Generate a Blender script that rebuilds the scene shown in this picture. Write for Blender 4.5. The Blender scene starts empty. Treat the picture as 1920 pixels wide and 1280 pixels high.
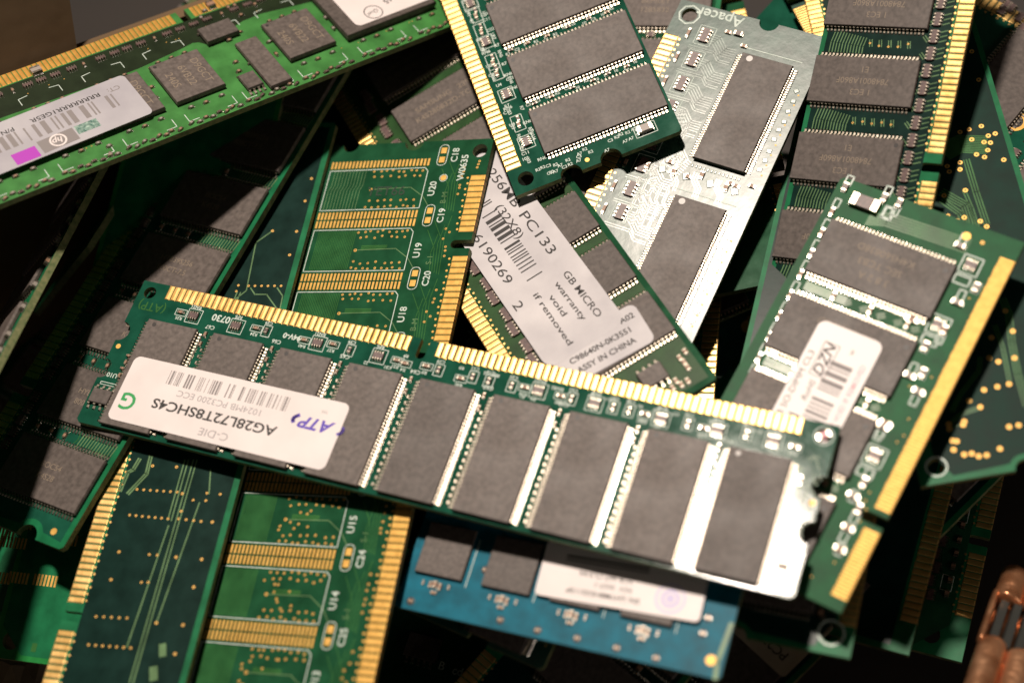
import bpy, math, random
from mathutils import Matrix, Vector, Quaternion
from mathutils.geometry import tessellate_polygon
random.seed(7)
SC = bpy.context.scene
COL = SC.collection
MM = 0.001
# ------------------------------------------------------------------ camera
# world: Z up, origin of heights on the table top; every module's pose is a
# rigid transform (rotation, position in mm, size factor) measured from the lens
UP = Vector((-0.2, -0.47, -0.86)).normalized()            # world up seen from the lens (x right, y down, z ahead)
WX = (Vector((1, 0, 0)) - UP * UP.x).normalized()
WY = UP.cross(WX)
W3 = Matrix((WX, WY, UP))                                   # lens frame -> world
CAM_H = 300.0                                               # mm above the table
def world(v): 
    w = W3 @ Vector(v); return Vector((w.x, w.y, w.z + CAM_H)) * MM
cam_d = bpy.data.cameras.new('camera'); cam = bpy.data.objects.new('camera', cam_d); COL.objects.link(cam)
cam_d.sensor_width = 22.4; cam_d.lens = 35.0; cam_d.clip_start = 0.01; cam_d.clip_end = 20
cam.matrix_world = Matrix.Translation(world((0, 0, 0))) @ (W3 @ Matrix(((1, 0, 0), (0, -1, 0), (0, 0, -1)))).to_4x4()
cam_d.dof.use_dof = True; cam_d.dof.focus_distance = 0.299; cam_d.dof.aperture_fstop = 5.3
SC.camera = cam
# ------------------------------------------------------------------ world, lamp, exposure
w = bpy.data.worlds.new('World'); SC.world = w; w.use_nodes = True
w.node_tree.nodes['Background'].inputs[0].default_value = (1.0, 0.80, 0.62, 1)
w.node_tree.nodes['Background'].inputs[1].default_value = 0.03
LDIR = Vector((-0.222, -0.748, -0.625)).normalized()          # towards the lamp, lens frame
LP = Vector((20, 5, 275)) + LDIR * 1150
la = bpy.data.lights.new('room_lamp', 'AREA'); la.shape = 'DISK'; la.size = 0.08; la.energy = 18.5
la.color = (1.0, 0.86, 0.74)
lo = bpy.data.objects.new('room_lamp', la); COL.objects.link(lo)
lo.location = world(LP); lo.rotation_euler = (W3 @ LDIR).to_track_quat('Z', 'Y').to_euler()
# weak fill lamp added on the camera's right to open the gaps at the lower right
lb_ = bpy.data.lights.new('fill_lamp', 'AREA'); lb_.shape = 'DISK'; lb_.size = 0.12; lb_.energy = 0.19; lb_.color = (1.0, 0.88, 0.78)
lo2 = bpy.data.objects.new('fill_lamp', lb_); COL.objects.link(lo2)
L2 = Vector((0.66, 0.22, -0.72)).normalized(); lo2.location = world(Vector((85, 40, 290)) + L2 * 420); lo2.rotation_euler = (W3 @ L2).to_track_quat('Z', 'Y').to_euler()
SC.view_settings.view_transform = 'Standard'; SC.view_settings.look = 'None'
SC.view_settings.exposure = 0.0; SC.view_settings.gamma = 1.0; SC.view_settings.use_curve_mapping = False
SC.render.engine = 'CYCLES'; SC.cycles.use_denoising = True; SC.cycles.max_bounces = 6
# ---- poses (rotation rows, position mm, size factor)
POSES = {
 'A': ([[-0.92506, -0.32032, -0.20409], [-0.19059, 0.85628, -0.48006], [0.32853, -0.40519, -0.85317]], [53.482, 13.796, 260.608], 1.0000),
 'D': ([[0.17781, -0.9303, -0.32082], [-0.87865, -0.00329, -0.47745], [0.44312, 0.36679, -0.81799]], [-27.479, 79.587, 247.662], 1.0120),
 'M': ([[0.49106, -0.84277, -0.22046], [-0.8289, -0.37421, -0.4158], [0.26793, 0.38692, -0.88233]], [51.657, 42.678, 251.486], 1.0317),
 'F': ([[-0.16677, 0.96769, -0.18911], [0.86902, 0.05365, -0.49187], [-0.46583, -0.24637, -0.84988]], [-60.066, -45.25, 327.287], 0.9713),
 'G': ([[-0.41761, 0.86348, -0.28284], [0.829, 0.23466, -0.50764], [-0.37197, -0.44647, -0.81382]], [-44.75, -89.314, 348.229], 1.0772),
 'H': ([[-0.8132, 0.57566, 0.08552], [0.40869, 0.66948, -0.62029], [-0.41434, -0.46947, -0.77969]], [-14.448, -90.873, 342.02], 1.0050),
 'B': ([[0.30725, 0.92996, -0.20193], [0.84246, -0.36449, -0.39675], [-0.44256, -0.04822, -0.89544]], [-39.94, -138.647, 356.994], 0.9932),
 'C': ([[0.44349, 0.85509, -0.26859], [0.69437, -0.51727, -0.50028], [-0.56672, 0.03537, -0.82315]], [-47.284, -65.576, 342.024], 0.9464),
 'K': ([[-0.42653, 0.87635, -0.2238], [0.86258, 0.3197, -0.39211], [-0.27207, -0.36029, -0.89228]], [33.234, -66.933, 313.167], 0.9723),
 'L': ([[0.2327, -0.85406, -0.46523], [-0.96442, -0.14092, -0.22367], [0.12547, 0.50073, -0.85646]], [60.954, 29.102, 273.771], 0.9226),
 'N': ([[0.09622, 0.97325, -0.20862], [0.8729, -0.18323, -0.45219], [-0.47832, -0.13859, -0.86718]], [56.206, -79.796, 321.554], 0.8918),
 'R': ([[-0.92188, -0.29069, -0.25622], [-0.14368, 0.87053, -0.47067], [0.35986, -0.39709, -0.84429]], [39.837, 30.869, 260.07], 0.8412),
 'J': ([[0.26301, -0.94241, -0.20661], [-0.87332, -0.14154, -0.46612], [0.41004, 0.30303, -0.86026]], [53.999, 50.636, 255.75], 0.9021),
 'T': ([[0.32461, -0.92391, -0.20255], [-0.85961, -0.19883, -0.47068], [0.39459, 0.3269, -0.85874]], [80.805, 57.58, 287.532], 1.0000),
 'S': ([[-0.73307, 0.64941, -0.2022], [0.64657, 0.57309, -0.5035], [-0.2111, -0.49984, -0.84]], [95.012, -17.76, 313.396], 1.0000),
 'U': ([[0.34152, -0.91258, -0.22486], [-0.85211, -0.19969, -0.48377], [0.39658, 0.35682, -0.84582]], [68.372, 54.036, 275.718], 1.0000),
 'P': ([[-0.16587, 0.96645, -0.19613], [0.88104, 0.05588, -0.46973], [-0.44301, -0.25071, -0.86075]], [17.654, -106.613, 345.621], 1.0100),
 'P3': ([[0.28604, 0.93712, -0.19995], [0.81129, -0.34789, -0.46988], [-0.5099, -0.02781, -0.85979]], [50.557, -79.935, 325.669], 1.0000),
 'P5': ([[-0.11671, -0.97283, -0.19995], [-0.85984, 0.19973, -0.46988], [0.49705, 0.11709, -0.85979]], [54.529, -12.121, 291.195], 1.0000),
 'P6': ([[0.34109, 0.91852, -0.19995], [0.78924, -0.39537, -0.46988], [-0.51065, 0.00247, -0.85979]], [-28.142, -99.786, 375.643], 1.0000),
 'P7': ([[-0.16178, 0.96636, -0.19995], [0.88129, 0.05031, -0.46988], [-0.44401, -0.25223, -0.85979]], [32.692, -14.203, 329.985], 1.0000),
 'P8': ([[0.11889, -0.97257, -0.19995], [-0.88266, -0.01129, -0.46988], [0.45473, 0.23235, -0.85979]], [32.923, 34.513, 274.294], 1.0000),
 'P9': ([[0.46288, 0.86357, -0.19995], [0.72811, -0.49907, -0.46988], [-0.50557, 0.07191, -0.85979]], [-57.831, -43.336, 351.725], 1.0000),
 'O': ([[-0.75768, -0.6432, -0.11051], [-0.53511, 0.70921, -0.45899], [0.37359, -0.28863, -0.88154]], [174.9, -11.508, 277.212], 1.0509),
 'W': ([[-0.1526, 0.97025, -0.18795], [0.92787, 0.07518, -0.36526], [-0.34026, -0.23013, -0.91174]], [-74.248, -65.653, 334.091], 0.9904),
 'Y': ([[-0.92827, -0.31359, -0.19995], [-0.19, 0.86204, -0.46988], [0.31972, -0.39819, -0.85979]], [27.244, 49.048, 288.982], 1.0000),
 'Y2': ([[-0.65964, 0.7245, -0.19995], [0.71341, 0.51986, -0.46988], [-0.23648, -0.4526, -0.85979]], [41.103, 5.091, 302.497], 1.0000),
}
# ------------------------------------------------------------------ materials
def principled(name, col, rough=0.5, metal=0.0, spec=0.5, coat=0.0):
    m = bpy.data.materials.new(name); m.use_nodes = True
    b = m.node_tree.nodes['Principled BSDF']
    b.inputs['Base Color'].default_value = (*col, 1); b.inputs['Roughness'].default_value = rough
    b.inputs['Metallic'].default_value = metal; b.inputs['Specular IOR Level'].default_value = spec
    b.inputs['Coat Weight'].default_value = coat; b.inputs['Coat Roughness'].default_value = 0.12
    return m, m.node_tree, b
def noisy(m, nt, b, c1, c2, scale, detail=4, rvar=0.0, bump=0.0, bscale=None, bdist=0.00005, thresh=None):
    tc = nt.nodes.new('ShaderNodeTexCoord'); n = nt.nodes.new('ShaderNodeTexNoise')
    n.inputs['Scale'].default_value = scale; n.inputs['Detail'].default_value = detail
    nt.links.new(tc.outputs['Object'], n.inputs['Vector'])
    r = nt.nodes.new('ShaderNodeValToRGB'); lo_, hi_ = thresh or (0.3, 0.7)
    r.color_ramp.elements[0].position = lo_; r.color_ramp.elements[1].position = hi_
    r.color_ramp.elements[0].color = (*c1, 1); r.color_ramp.elements[1].color = (*c2, 1)
    nt.links.new(n.outputs['Fac'], r.inputs['Fac']); nt.links.new(r.outputs['Color'], b.inputs['Base Color'])
    if rvar:
        base = b.inputs['Roughness'].default_value
        mr = nt.nodes.new('ShaderNodeMapRange'); mr.inputs['To Min'].default_value = base - rvar; mr.inputs['To Max'].default_value = base + rvar
        nt.links.new(n.outputs['Fac'], mr.inputs['Value']); nt.links.new(mr.outputs['Result'], b.inputs['Roughness'])
    if bump:
        n2 = nt.nodes.new('ShaderNodeTexNoise'); n2.inputs['Scale'].default_value = bscale or scale * 3; n2.inputs['Detail'].default_value = 3
        nt.links.new(tc.outputs['Object'], n2.inputs['Vector'])
        bp = nt.nodes.new('ShaderNodeBump'); bp.inputs['Strength'].default_value = bump; bp.inputs['Distance'].default_value = bdist
        nt.links.new(n2.outputs['Fac'], bp.inputs['Height']); nt.links.new(bp.outputs['Normal'], b.inputs['Normal'])
    return m
def mask_mat(name, c, rough=0.22, bump=0.25, coat=0.0, bdist=0.00003, bscale=900, spec=0.2):
    m, nt, b = principled(name, c, rough, 0, spec, coat)
    d = tuple(x * 0.72 for x in c); l = tuple(min(1, x * 1.25) for x in c)
    return noisy(m, nt, b, d, l, 260, 5, 0.05, bump, bscale, bdist)
M = {}
M['mask'] = mask_mat('solder_mask_green', (0.013, 0.072, 0.032), 0.16, 0.15)
M['mask_bright'] = mask_mat('solder_mask_bright_green', (0.048, 0.19, 0.045), 0.4)  # a brighter green than the plain mask
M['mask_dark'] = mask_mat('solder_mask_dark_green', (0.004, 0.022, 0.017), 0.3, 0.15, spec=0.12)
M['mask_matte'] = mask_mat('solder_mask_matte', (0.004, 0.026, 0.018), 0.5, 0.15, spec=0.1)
M['mask_m'] = mask_mat('solder_mask_laptop', (0.016, 0.095, 0.038), 0.45, 0.15, spec=0.08)
M['mask_h'] = mask_mat('copper_shade_dark', (0.012, 0.022, 0.008), 0.4)  # copper plane colour, darkened further by painted-in partial shade
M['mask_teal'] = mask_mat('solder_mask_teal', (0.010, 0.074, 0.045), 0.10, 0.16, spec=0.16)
M['mask_gloss'] = mask_mat('solder_mask_glossy', (0.012, 0.062, 0.042), 0.30, 0.35, 0.05, 0.00007, 420, 0.42)
M['mask_olive'] = mask_mat('solder_mask_olive', (0.016, 0.062, 0.014), 0.4)
M['mask_blue'] = mask_mat('solder_mask_blue', (0.004, 0.12, 0.18), 0.42, spec=0.1)
M['rim'] = mask_mat('board_rim_green', (0.010, 0.14, 0.055), 0.4, spec=0.1)
M['rim_bright'] = mask_mat('board_rim_bright', (0.02, 0.22, 0.05), 0.3)  # a brighter rim green
M['trace'] = mask_mat('covered_trace_green', (0.035, 0.135, 0.035), 0.3, 0.1)
M['trace_pale'] = mask_mat('covered_trace_pale', (0.12, 0.22, 0.10), 0.3, 0.1)  # a paler trace colour
M['trace_k'] = mask_mat('covered_trace_glossy', (0.05, 0.12, 0.08), 0.24, 0.3, 0.3, spec=0.8)
m_, nt, b = principled('board_core', (0.12, 0.14, 0.05), 0.7); M['core'] = noisy(m_, nt, b, (0.06, 0.10, 0.03), (0.20, 0.20, 0.09), 900)
m_, nt, b = principled('gold', (0.83, 0.50, 0.14), 0.37, 0.85, 0.5); M['gold'] = noisy(m_, nt, b, (0.74, 0.45, 0.13), (0.96, 0.64, 0.25), 260, 7, 0.10, 0.3, 1200)
m_, nt, b = principled('gold_shaded', (0.5, 0.26, 0.05), 0.5, 0.5, 0.4); M['gold_shaded'] = noisy(m_, nt, b, (0.42, 0.21, 0.04), (0.55, 0.30, 0.06), 700)  # darker gold, partial shade on the contacts put into the colour
m_, nt, b = principled('gold_side', (0.25, 0.13, 0.03), 0.5, 0.6); M['gold_side'] = m_
m_, nt, b = principled('gold_pad', (0.72, 0.42, 0.09), 0.5, 0.45, 0.5); M['pad'] = noisy(m_, nt, b, (0.6, 0.34, 0.07), (0.8, 0.48, 0.12), 900, 4, 0.05, 0.2, 1200)
m_, nt, b = principled('tin', (0.62, 0.58, 0.52), 0.34, 1.0); M['tin'] = noisy(m_, nt, b, (0.28, 0.24, 0.19), (0.52, 0.47, 0.39), 1500, 3, 0.08, 0.5, 2500)
m_, nt, b = principled('solder', (0.78, 0.75, 0.70), 0.18, 1.0); M['solder'] = noisy(m_, nt, b, (0.5, 0.47, 0.42), (0.75, 0.72, 0.66), 1200, 3, 0.05, 0.4, 1800)
m_, nt, b = principled('chip_epoxy', (0.13, 0.105, 0.095), 0.5, 0, 0.4); M['chip'] = noisy(m_, nt, b, (0.062, 0.050, 0.044), (0.124, 0.102, 0.091), 1100, 5, 0.06, 0.5, 2600, 0.00002)
nt = M['chip'].node_tree; b = nt.nodes['Principled BSDF']; src = b.inputs['Base Color'].links[0].from_socket
oi = nt.nodes.new('ShaderNodeObjectInfo'); mr = nt.nodes.new('ShaderNodeMapRange'); mr.inputs['To Min'].default_value = .86; mr.inputs['To Max'].default_value = 1.16
hv = nt.nodes.new('ShaderNodeHueSaturation'); nt.links.new(oi.outputs['Random'], mr.inputs['Value']); nt.links.new(mr.outputs['Result'], hv.inputs['Value']); nt.links.new(src, hv.inputs['Color']); nt.links.new(hv.outputs['Color'], b.inputs['Base Color'])
tc = nt.nodes.new('ShaderNodeTexCoord'); n3 = nt.nodes.new('ShaderNodeTexNoise'); n3.inputs['Scale'].default_value = 130; n3.inputs['Detail'].default_value = 5; nt.links.new(tc.outputs['Object'], n3.inputs['Vector'])
m3 = nt.nodes.new('ShaderNodeMapRange'); m3.inputs['From Min'].default_value = .35; m3.inputs['From Max'].default_value = .65; m3.inputs['To Min'].default_value = .50; m3.inputs['To Max'].default_value = .58
nt.links.new(n3.outputs['Fac'], m3.inputs['Value']); nt.links.new(m3.outputs['Result'], b.inputs['Roughness'])
m_, nt, b = principled('chip_dimple', (0.02, 0.017, 0.016), 0.5); M['dimple'] = m_
m_, nt, b = principled('white_paint_glare_dot', (0.6, 0.58, 0.56), 0.5); M['dotw'] = m_
m_, nt, b = principled('laser_mark', (0.21, 0.165, 0.12), 0.6); M['mark'] = m_
m_, nt, b = principled('label_paper', (0.80, 0.74, 0.73), 0.42, 0, 0.4); M['label'] = noisy(m_, nt, b, (0.70, 0.645, 0.635), (0.78, 0.72, 0.71), 120, 4, 0.04, 0.15, 300)
m_, nt, b = principled('label_paper_worn', (0.66, 0.64, 0.66), 0.5, 0, 0.4); M['label_worn'] = noisy(m_, nt, b, (0.44, 0.425, 0.45), (0.62, 0.60, 0.615), 90, 6, 0.05, 0.5, 150, 0.0001)
m_, nt, b = principled('label_grey', (0.42, 0.41, 0.44), 0.5, 0, 0.4); M['label_grey'] = noisy(m_, nt, b, (0.34, 0.33, 0.37), (0.46, 0.45, 0.48), 90, 6, 0.05, 0.5, 150, 0.0001)
m_, nt, b = principled('label_tan', (0.42, 0.36, 0.27), 0.6); M['label_tan'] = noisy(m_, nt, b, (0.38, 0.32, 0.24), (0.46, 0.40, 0.30), 200)
m_, nt, b = principled('ink_black', (0.02, 0.018, 0.018), 0.6); M['ink'] = m_
m_, nt, b = principled('ink_grey', (0.22, 0.20, 0.20), 0.6); M['ink_grey'] = m_
m_, nt, b = principled('ink_soft', (0.34, 0.32, 0.33), 0.6); M['ink_soft'] = m_
m_, nt, b = principled('ink_green', (0.01, 0.30, 0.07), 0.5); M['ink_green'] = m_
m_, nt, b = principled('ink_violet', (0.075, 0.03, 0.42), 0.5); M['ink_violet'] = m_
m_, nt, b = principled('ink_lilac', (0.55, 0.50, 0.74), 0.5); M['ink_lilac'] = m_
m_, nt, b = principled('ink_pink', (0.72, 0.30, 0.36), 0.5); M['ink_pink'] = m_
m_, nt, b = principled('ink_magenta', (0.40, 0.03, 0.45), 0.5); M['ink_magenta'] = m_
m_, nt, b = principled('foil', (0.35, 0.55, 0.48), 0.3, 0.7); M['foil'] = noisy(m_, nt, b, (0.15, 0.35, 0.30), (0.6, 0.8, 0.7), 1500, 3, 0.1, 1.0, 1500)
m_, nt, b = principled('silkscreen', (0.46, 0.56, 0.50), 0.55); M['silk'] = noisy(m_, nt, b, (0.40, 0.50, 0.44), (0.64, 0.73, 0.67), 900)
m_, nt, b = principled('resistor_body', (0.10, 0.055, 0.05), 0.45); M['res'] = noisy(m_, nt, b, (0.05, 0.03, 0.03), (0.16, 0.09, 0.08), 1500)
m_, nt, b = principled('ceramic', (0.30, 0.17, 0.10), 0.5); M['cer'] = noisy(m_, nt, b, (0.24, 0.13, 0.08), (0.36, 0.22, 0.14), 1500)
m_, nt, b = principled('ceramic_grey', (0.30, 0.26, 0.23), 0.5); M['cerg'] = m_
m_, nt, b = principled('copper', (0.78, 0.36, 0.20), 0.30, 0.85); M['copper'] = noisy(m_, nt, b, (0.50, 0.19, 0.08), (0.92, 0.50, 0.28), 220, 6, 0.12, 1.0, 420, 0.0004)
m_, nt, b = principled('dark_metal', (0.07, 0.075, 0.07), 0.35, 0.6); M['dmetal'] = m_
m_, nt, b = principled('cardboard', (0.20, 0.115, 0.05), 0.85); M['card'] = noisy(m_, nt, b, (0.07, 0.042, 0.018), (0.20, 0.125, 0.06), 9, 6, 0, 0.6, 60, 0.001)
m_, nt, b = principled('crumpled_paper', (0.16, 0.12, 0.07), 0.8); M['paper'] = noisy(m_, nt, b, (0.10, 0.07, 0.04), (0.24, 0.18, 0.11), 60, 5, 0, 0.8, 120, 0.001)
m_, nt, b = principled('dark_table', (0.10, 0.06, 0.03), 0.7); M['wood'] = noisy(m_, nt, b, (0.006, 0.004, 0.003), (0.016, 0.010, 0.006), 12, 6, 0, 0.3, 40, 0.0005)
m_, nt, b = principled('stamp_ink', (0.006, 0.03, 0.012), 0.5); M['stamp'] = m_

# ------------------------------------------------------------------ mesh helpers (all sizes given in mm, stored in m)
class MB:
    def __init__(s): s.v = []; s.f = []; s.mi = []
    def quadbox(s, x0, x1, y0, y1, z0, z1, mi=0, taper=0.0, rot=0.0, c=None):
        cx, cy = c or ((x0 + x1) / 2, (y0 + y1) / 2); ca, sa = math.cos(rot), math.sin(rot)
        n = len(s.v)
        for z, t in ((z0, 0), (z1, taper)):
            for x, y in ((x0 + t, y0 + t), (x1 - t, y0 + t), (x1 - t, y1 - t), (x0 + t, y1 - t)):
                dx, dy = x - cx, y - cy
                s.v.append((cx + dx * ca - dy * sa, cy + dx * sa + dy * ca, z))
        for q in ((3, 2, 1, 0), (4, 5, 6, 7), (0, 1, 5, 4), (1, 2, 6, 5), (2, 3, 7, 6), (3, 0, 4, 7)):
            s.f.append(tuple(n + i for i in q)); s.mi.append(mi)
        return s
    def cbox(s, cx, cy, w, h, z0, z1, mi=0, rot=0.0, taper=0.0):
        return s.quadbox(cx - w / 2, cx + w / 2, cy - h / 2, cy + h / 2, z0, z1, mi, taper, rot)
    def seg(s, a, b, w, z0, z1, mi=0):
        d = math.hypot(b[0] - a[0], b[1] - a[1])
        if d < 1e-6: return s
        return s.cbox((a[0] + b[0]) / 2, (a[1] + b[1]) / 2, d + w * 0.8, w, z0, z1, mi, math.atan2(b[1] - a[1], b[0] - a[0]))
    def line(s, pts, w, z0, z1, mi=0):
        for a, b in zip(pts[:-1], pts[1:]): s.seg(a, b, w, z0, z1, mi)
        return s
    def disc(s, cx, cy, r, z0, z1, n=12, mi=0, r1=None):
        k = len(s.v); r1 = r if r1 is None else r1
        for z, rr in ((z0, r), (z1, r1)):
            for i in range(n):
                a = 2 * math.pi * i / n; s.v.append((cx + rr * math.cos(a), cy + rr * math.sin(a), z))
        s.f.append(tuple(k + n + i for i in range(n))); s.mi.append(mi)
        for i in range(n):
            j = (i + 1) % n; s.f.append((k + i, k + j, k + n + j, k + n + i)); s.mi.append(mi)
        return s
    def ring(s, cx, cy, ri, ro, z0, z1, n=20, mi=0, a0=0, a1=2 * math.pi):
        k = len(s.v); full = abs(a1 - a0 - 2 * math.pi) < 1e-6; m = n if full else n + 1
        for i in range(m):
            a = a0 + (a1 - a0) * i / n; c, q = math.cos(a), math.sin(a)
            s.v += [(cx + ri * c, cy + ri * q, z0), (cx + ri * c, cy + ri * q, z1), (cx + ro * c, cy + ro * q, z1), (cx + ro * c, cy + ro * q, z0)]
        for i in range(n):
            A = k + 4 * i; B = k + 4 * ((i + 1) % m)
            for p, q in ((0, 1), (1, 2), (2, 3)): s.f.append((A + p, A + q, B + q, B + p)); s.mi.append(mi)
        return s
    def poly(s, outer, holes, z0, z1, mi_top=0, mi_side=0):
        loops = [outer] + holes
        tris = tessellate_polygon([[Vector((x, y, 0)) for x, y in l] for l in loops])
        flat = [p for l in loops for p in l]; k = len(s.v); n = len(flat)
        s.v += [(x, y, z1) for x, y in flat] + [(x, y, z0) for x, y in flat]
        for t in tris:
            a, b, c = (flat[i] for i in t)
            cr = (b[0] - a[0]) * (c[1] - a[1]) - (b[1] - a[1]) * (c[0] - a[0])
            if cr < 0: t = (t[0], t[2], t[1])
            s.f.append((k + t[0], k + t[1], k + t[2])); s.mi.append(mi_top)
            s.f.append((k + n + t[2], k + n + t[1], k + n + t[0])); s.mi.append(mi_top)
        o = 0
        for l in loops:
            m = len(l)
            for i in range(m):
                j = (i + 1) % m
                s.f.append((k + o + i, k + n + o + i, k + n + o + j, k + o + j)); s.mi.append(mi_side)
            o += m
        return s
    def mesh(s, name, mats):
        me = bpy.data.meshes.new(name)
        me.from_pydata([(x * MM, y * MM, z * MM) for x, y, z in s.v], [], s.f)
        for m in mats: me.materials.append(m)
        me.polygons.foreach_set('material_index', s.mi); me.update()
        return me
def child(name, me, parent, x=0, y=0, z=0, rot=0.0, label=None):
    o = bpy.data.objects.new(name, me); COL.objects.link(o); o.parent = parent
    o.location = (x * MM, y * MM, z * MM); o.rotation_euler = (0, 0, rot)
    if label: o['label'] = label
    return o
def text_mesh(txt, size, mat, bold=0.0, shear=0.0, align='CENTER', space=1.0, depth=0.006, xs=1.0):
    cu = bpy.data.curves.new('t', 'FONT'); cu.body = txt; cu.size = size; cu.offset = bold; cu.shear = shear
    cu.align_x = align; cu.align_y = 'CENTER'; cu.space_character = space; cu.extrude = depth; cu.resolution_u = 3
    ob = bpy.data.objects.new('t', cu); me = bpy.data.meshes.new_from_object(ob)
    bpy.data.objects.remove(ob); bpy.data.curves.remove(cu)
    for v in me.vertices: v.co = (v.co.x * MM * xs, v.co.y * MM, v.co.z * MM)
    me.materials.clear(); me.materials.append(mat)
    return me
def join_into(mb, me, x, y, z, rot=0.0, mi=0):
    k = len(mb.v); ca, sa = math.cos(rot), math.sin(rot)
    for v in me.vertices:
        a, b_ = v.co.x / MM, v.co.y / MM; mb.v.append((x + a * ca - b_ * sa, y + a * sa + b_ * ca, z + v.co.z / MM))
    for p in me.polygons: mb.f.append(tuple(k + i for i in p.vertices)); mb.mi.append(mi)
def silk_text(mb, t, x, y, size, rot=0.0, bold=0.02, z=0.045):
    join_into(mb, text_mesh(t, size, M['silk'], bold), x, y, z, rot)
def silk_rect(mb, cx, cy, w_, h_, t=0.14, z=0.045, rot=0.0):
    c, s_ = math.cos(rot), math.sin(rot)
    P = [(cx + a * c - b_ * s_, cy + a * s_ + b_ * c) for a, b_ in ((-w_/2, -h_/2), (w_/2, -h_/2), (w_/2, h_/2), (-w_/2, h_/2))]
    mb.line(P + [P[0]], t, 0.02, z)
def rrect(cx, cy, w_, h_, r, n=6):
    P = []
    for sx, sy, a0 in ((1, 1, 0), (-1, 1, 90), (-1, -1, 180), (1, -1, 270)):
        for i in range(n + 1):
            a = math.radians(a0 + 90 * i / n)
            P.append((cx + sx * (w_/2 - r) + r * math.cos(a), cy + sy * (h_/2 - r) + r * math.sin(a)))
    return P

# shared part meshes ------------------------------------------------------
_cache = {}
def chip_mesh(w_, l_, h=1.05, dot=None, key='', dotmat='dimple', lift=0.12):
    k = ('chip', w_, l_, h, dot, dotmat)
    if k in _cache: return _cache[k]
    mb = MB(); n = 0
    lv = [(lift, 0.14), (lift + (h - lift) * 0.45, 0.0), (lift + (h - lift) * 0.55, 0.0), (h - 0.07, 0.11), (h, 0.18)]
    for z, t in lv:
        mb.v += [(-w_/2 + t, -l_/2 + t, z), (w_/2 - t, -l_/2 + t, z), (w_/2 - t, l_/2 - t, z), (-w_/2 + t, l_/2 - t, z)]
    for i in range(len(lv) - 1):
        for a in range(4):
            b_ = (a + 1) % 4; mb.f.append((4*i + a, 4*i + b_, 4*i + 4 + b_, 4*i + 4 + a)); mb.mi.append(0)
    mb.f.append((3, 2, 1, 0)); mb.mi.append(0); t = 4 * (len(lv) - 1); mb.f.append((t, t+1, t+2, t+3)); mb.mi.append(0)
    if dot: mb.disc(dot[0], dot[1], dot[2] if len(dot) > 2 else 0.5, h - 0.01, h + 0.012, 16, 1)
    _cache[k] = mb.mesh('memory_chip', [M['chip'], M[dotmat]]); return _cache[k]
def pins_mesh(n, pitch, w_=0.3, reach=0.85, h0=0.55, mat='tin'):
    """a row of gull-wing leads along +-Y, leaving the body towards +X"""
    k = ('pins', n, pitch, w_, reach, h0)
    if k in _cache: return _cache[k]
    mb = MB(); prof = [(-0.05, h0 + .07), (0.2, h0 + .06), (0.36, 0.16), (reach, 0.12)]; th = 0.12
    for i in range(n):
        y = (i - (n - 1) / 2) * pitch; k0 = len(mb.v)
        for x, z in prof:
            mb.v += [(x, y - w_/2, z), (x, y + w_/2, z), (x, y + w_/2, z - th), (x, y - w_/2, z - th)]
        for j in range(len(prof) - 1):
            a, b_ = k0 + 4*j, k0 + 4*j + 4
            for p, q in ((0, 1), (1, 2), (2, 3), (3, 0)): mb.f.append((a + p, b_ + p, b_ + q, a + q)); mb.mi.append(0)
        e = k0 + 4 * (len(prof) - 1); mb.f.append((e, e+1, e+2, e+3)); mb.mi.append(0)
        # solder fillet on the pad
        mb.quadbox(reach - 0.2, reach + 0.26, y - w_*0.62, y + w_*0.62, 0.015, 0.14, 1, taper=w_ * 0.5)
    _cache[k] = mb.mesh('pin_row', [M[mat], M['solder']]); return _cache[k]
def cap_mesh(l_, w_, h, body='cer'):
    k = ('cap', l_, w_, h, body)
    if k in _cache: return _cache[k]
    mb = MB(); e = l_ * 0.24
    mb.quadbox(-l_/2 + e, l_/2 - e, -w_/2, w_/2, 0.06, h - 0.02, 0, 0.03)
    mb.quadbox(-l_/2, -l_/2 + e, -w_/2 - .01, w_/2 + .01, 0.06, h, 1, 0.05); mb.quadbox(l_/2 - e, l_/2, -w_/2 - .01, w_/2 + .01, 0.06, h, 1, 0.05)
    mb.quadbox(-l_/2 - .22, -l_/2 + e*.6, -w_/2, w_/2, 0.02, 0.2, 2, 0.09); mb.quadbox(l_/2 - e*.6, l_/2 + .22, -w_/2, w_/2, 0.02, 0.2, 2, 0.09)
    _cache[k] = mb.mesh('capacitor', [M[body], M['tin'], M['solder']]); return _cache[k]
def pack_mesh(l_=3.2, w_=1.6, h=0.5, n=4):
    k = ('pack', l_, w_, h, n)
    if k in _cache: return _cache[k]
    mb = MB(); mb.quadbox(-l_/2, l_/2, -w_/2 + .15, w_/2 - .15, 0.06, h, 0, 0.05)
    for i in range(n):
        x = (i - (n - 1) / 2) * l_ / n
        for s_ in (-1, 1):
            y = s_ * (w_/2 - .1); mb.cbox(x, y, l_/n*.55, 0.42, 0.06, h + .02, 1, 0, .05); mb.cbox(x, y + s_*.28, l_/n*.55, 0.4, 0.02, 0.2, 2, 0, .07)
    _cache[k] = mb.mesh('resistor_pack', [M['res'], M['tin'], M['solder']]); return _cache[k]

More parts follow.
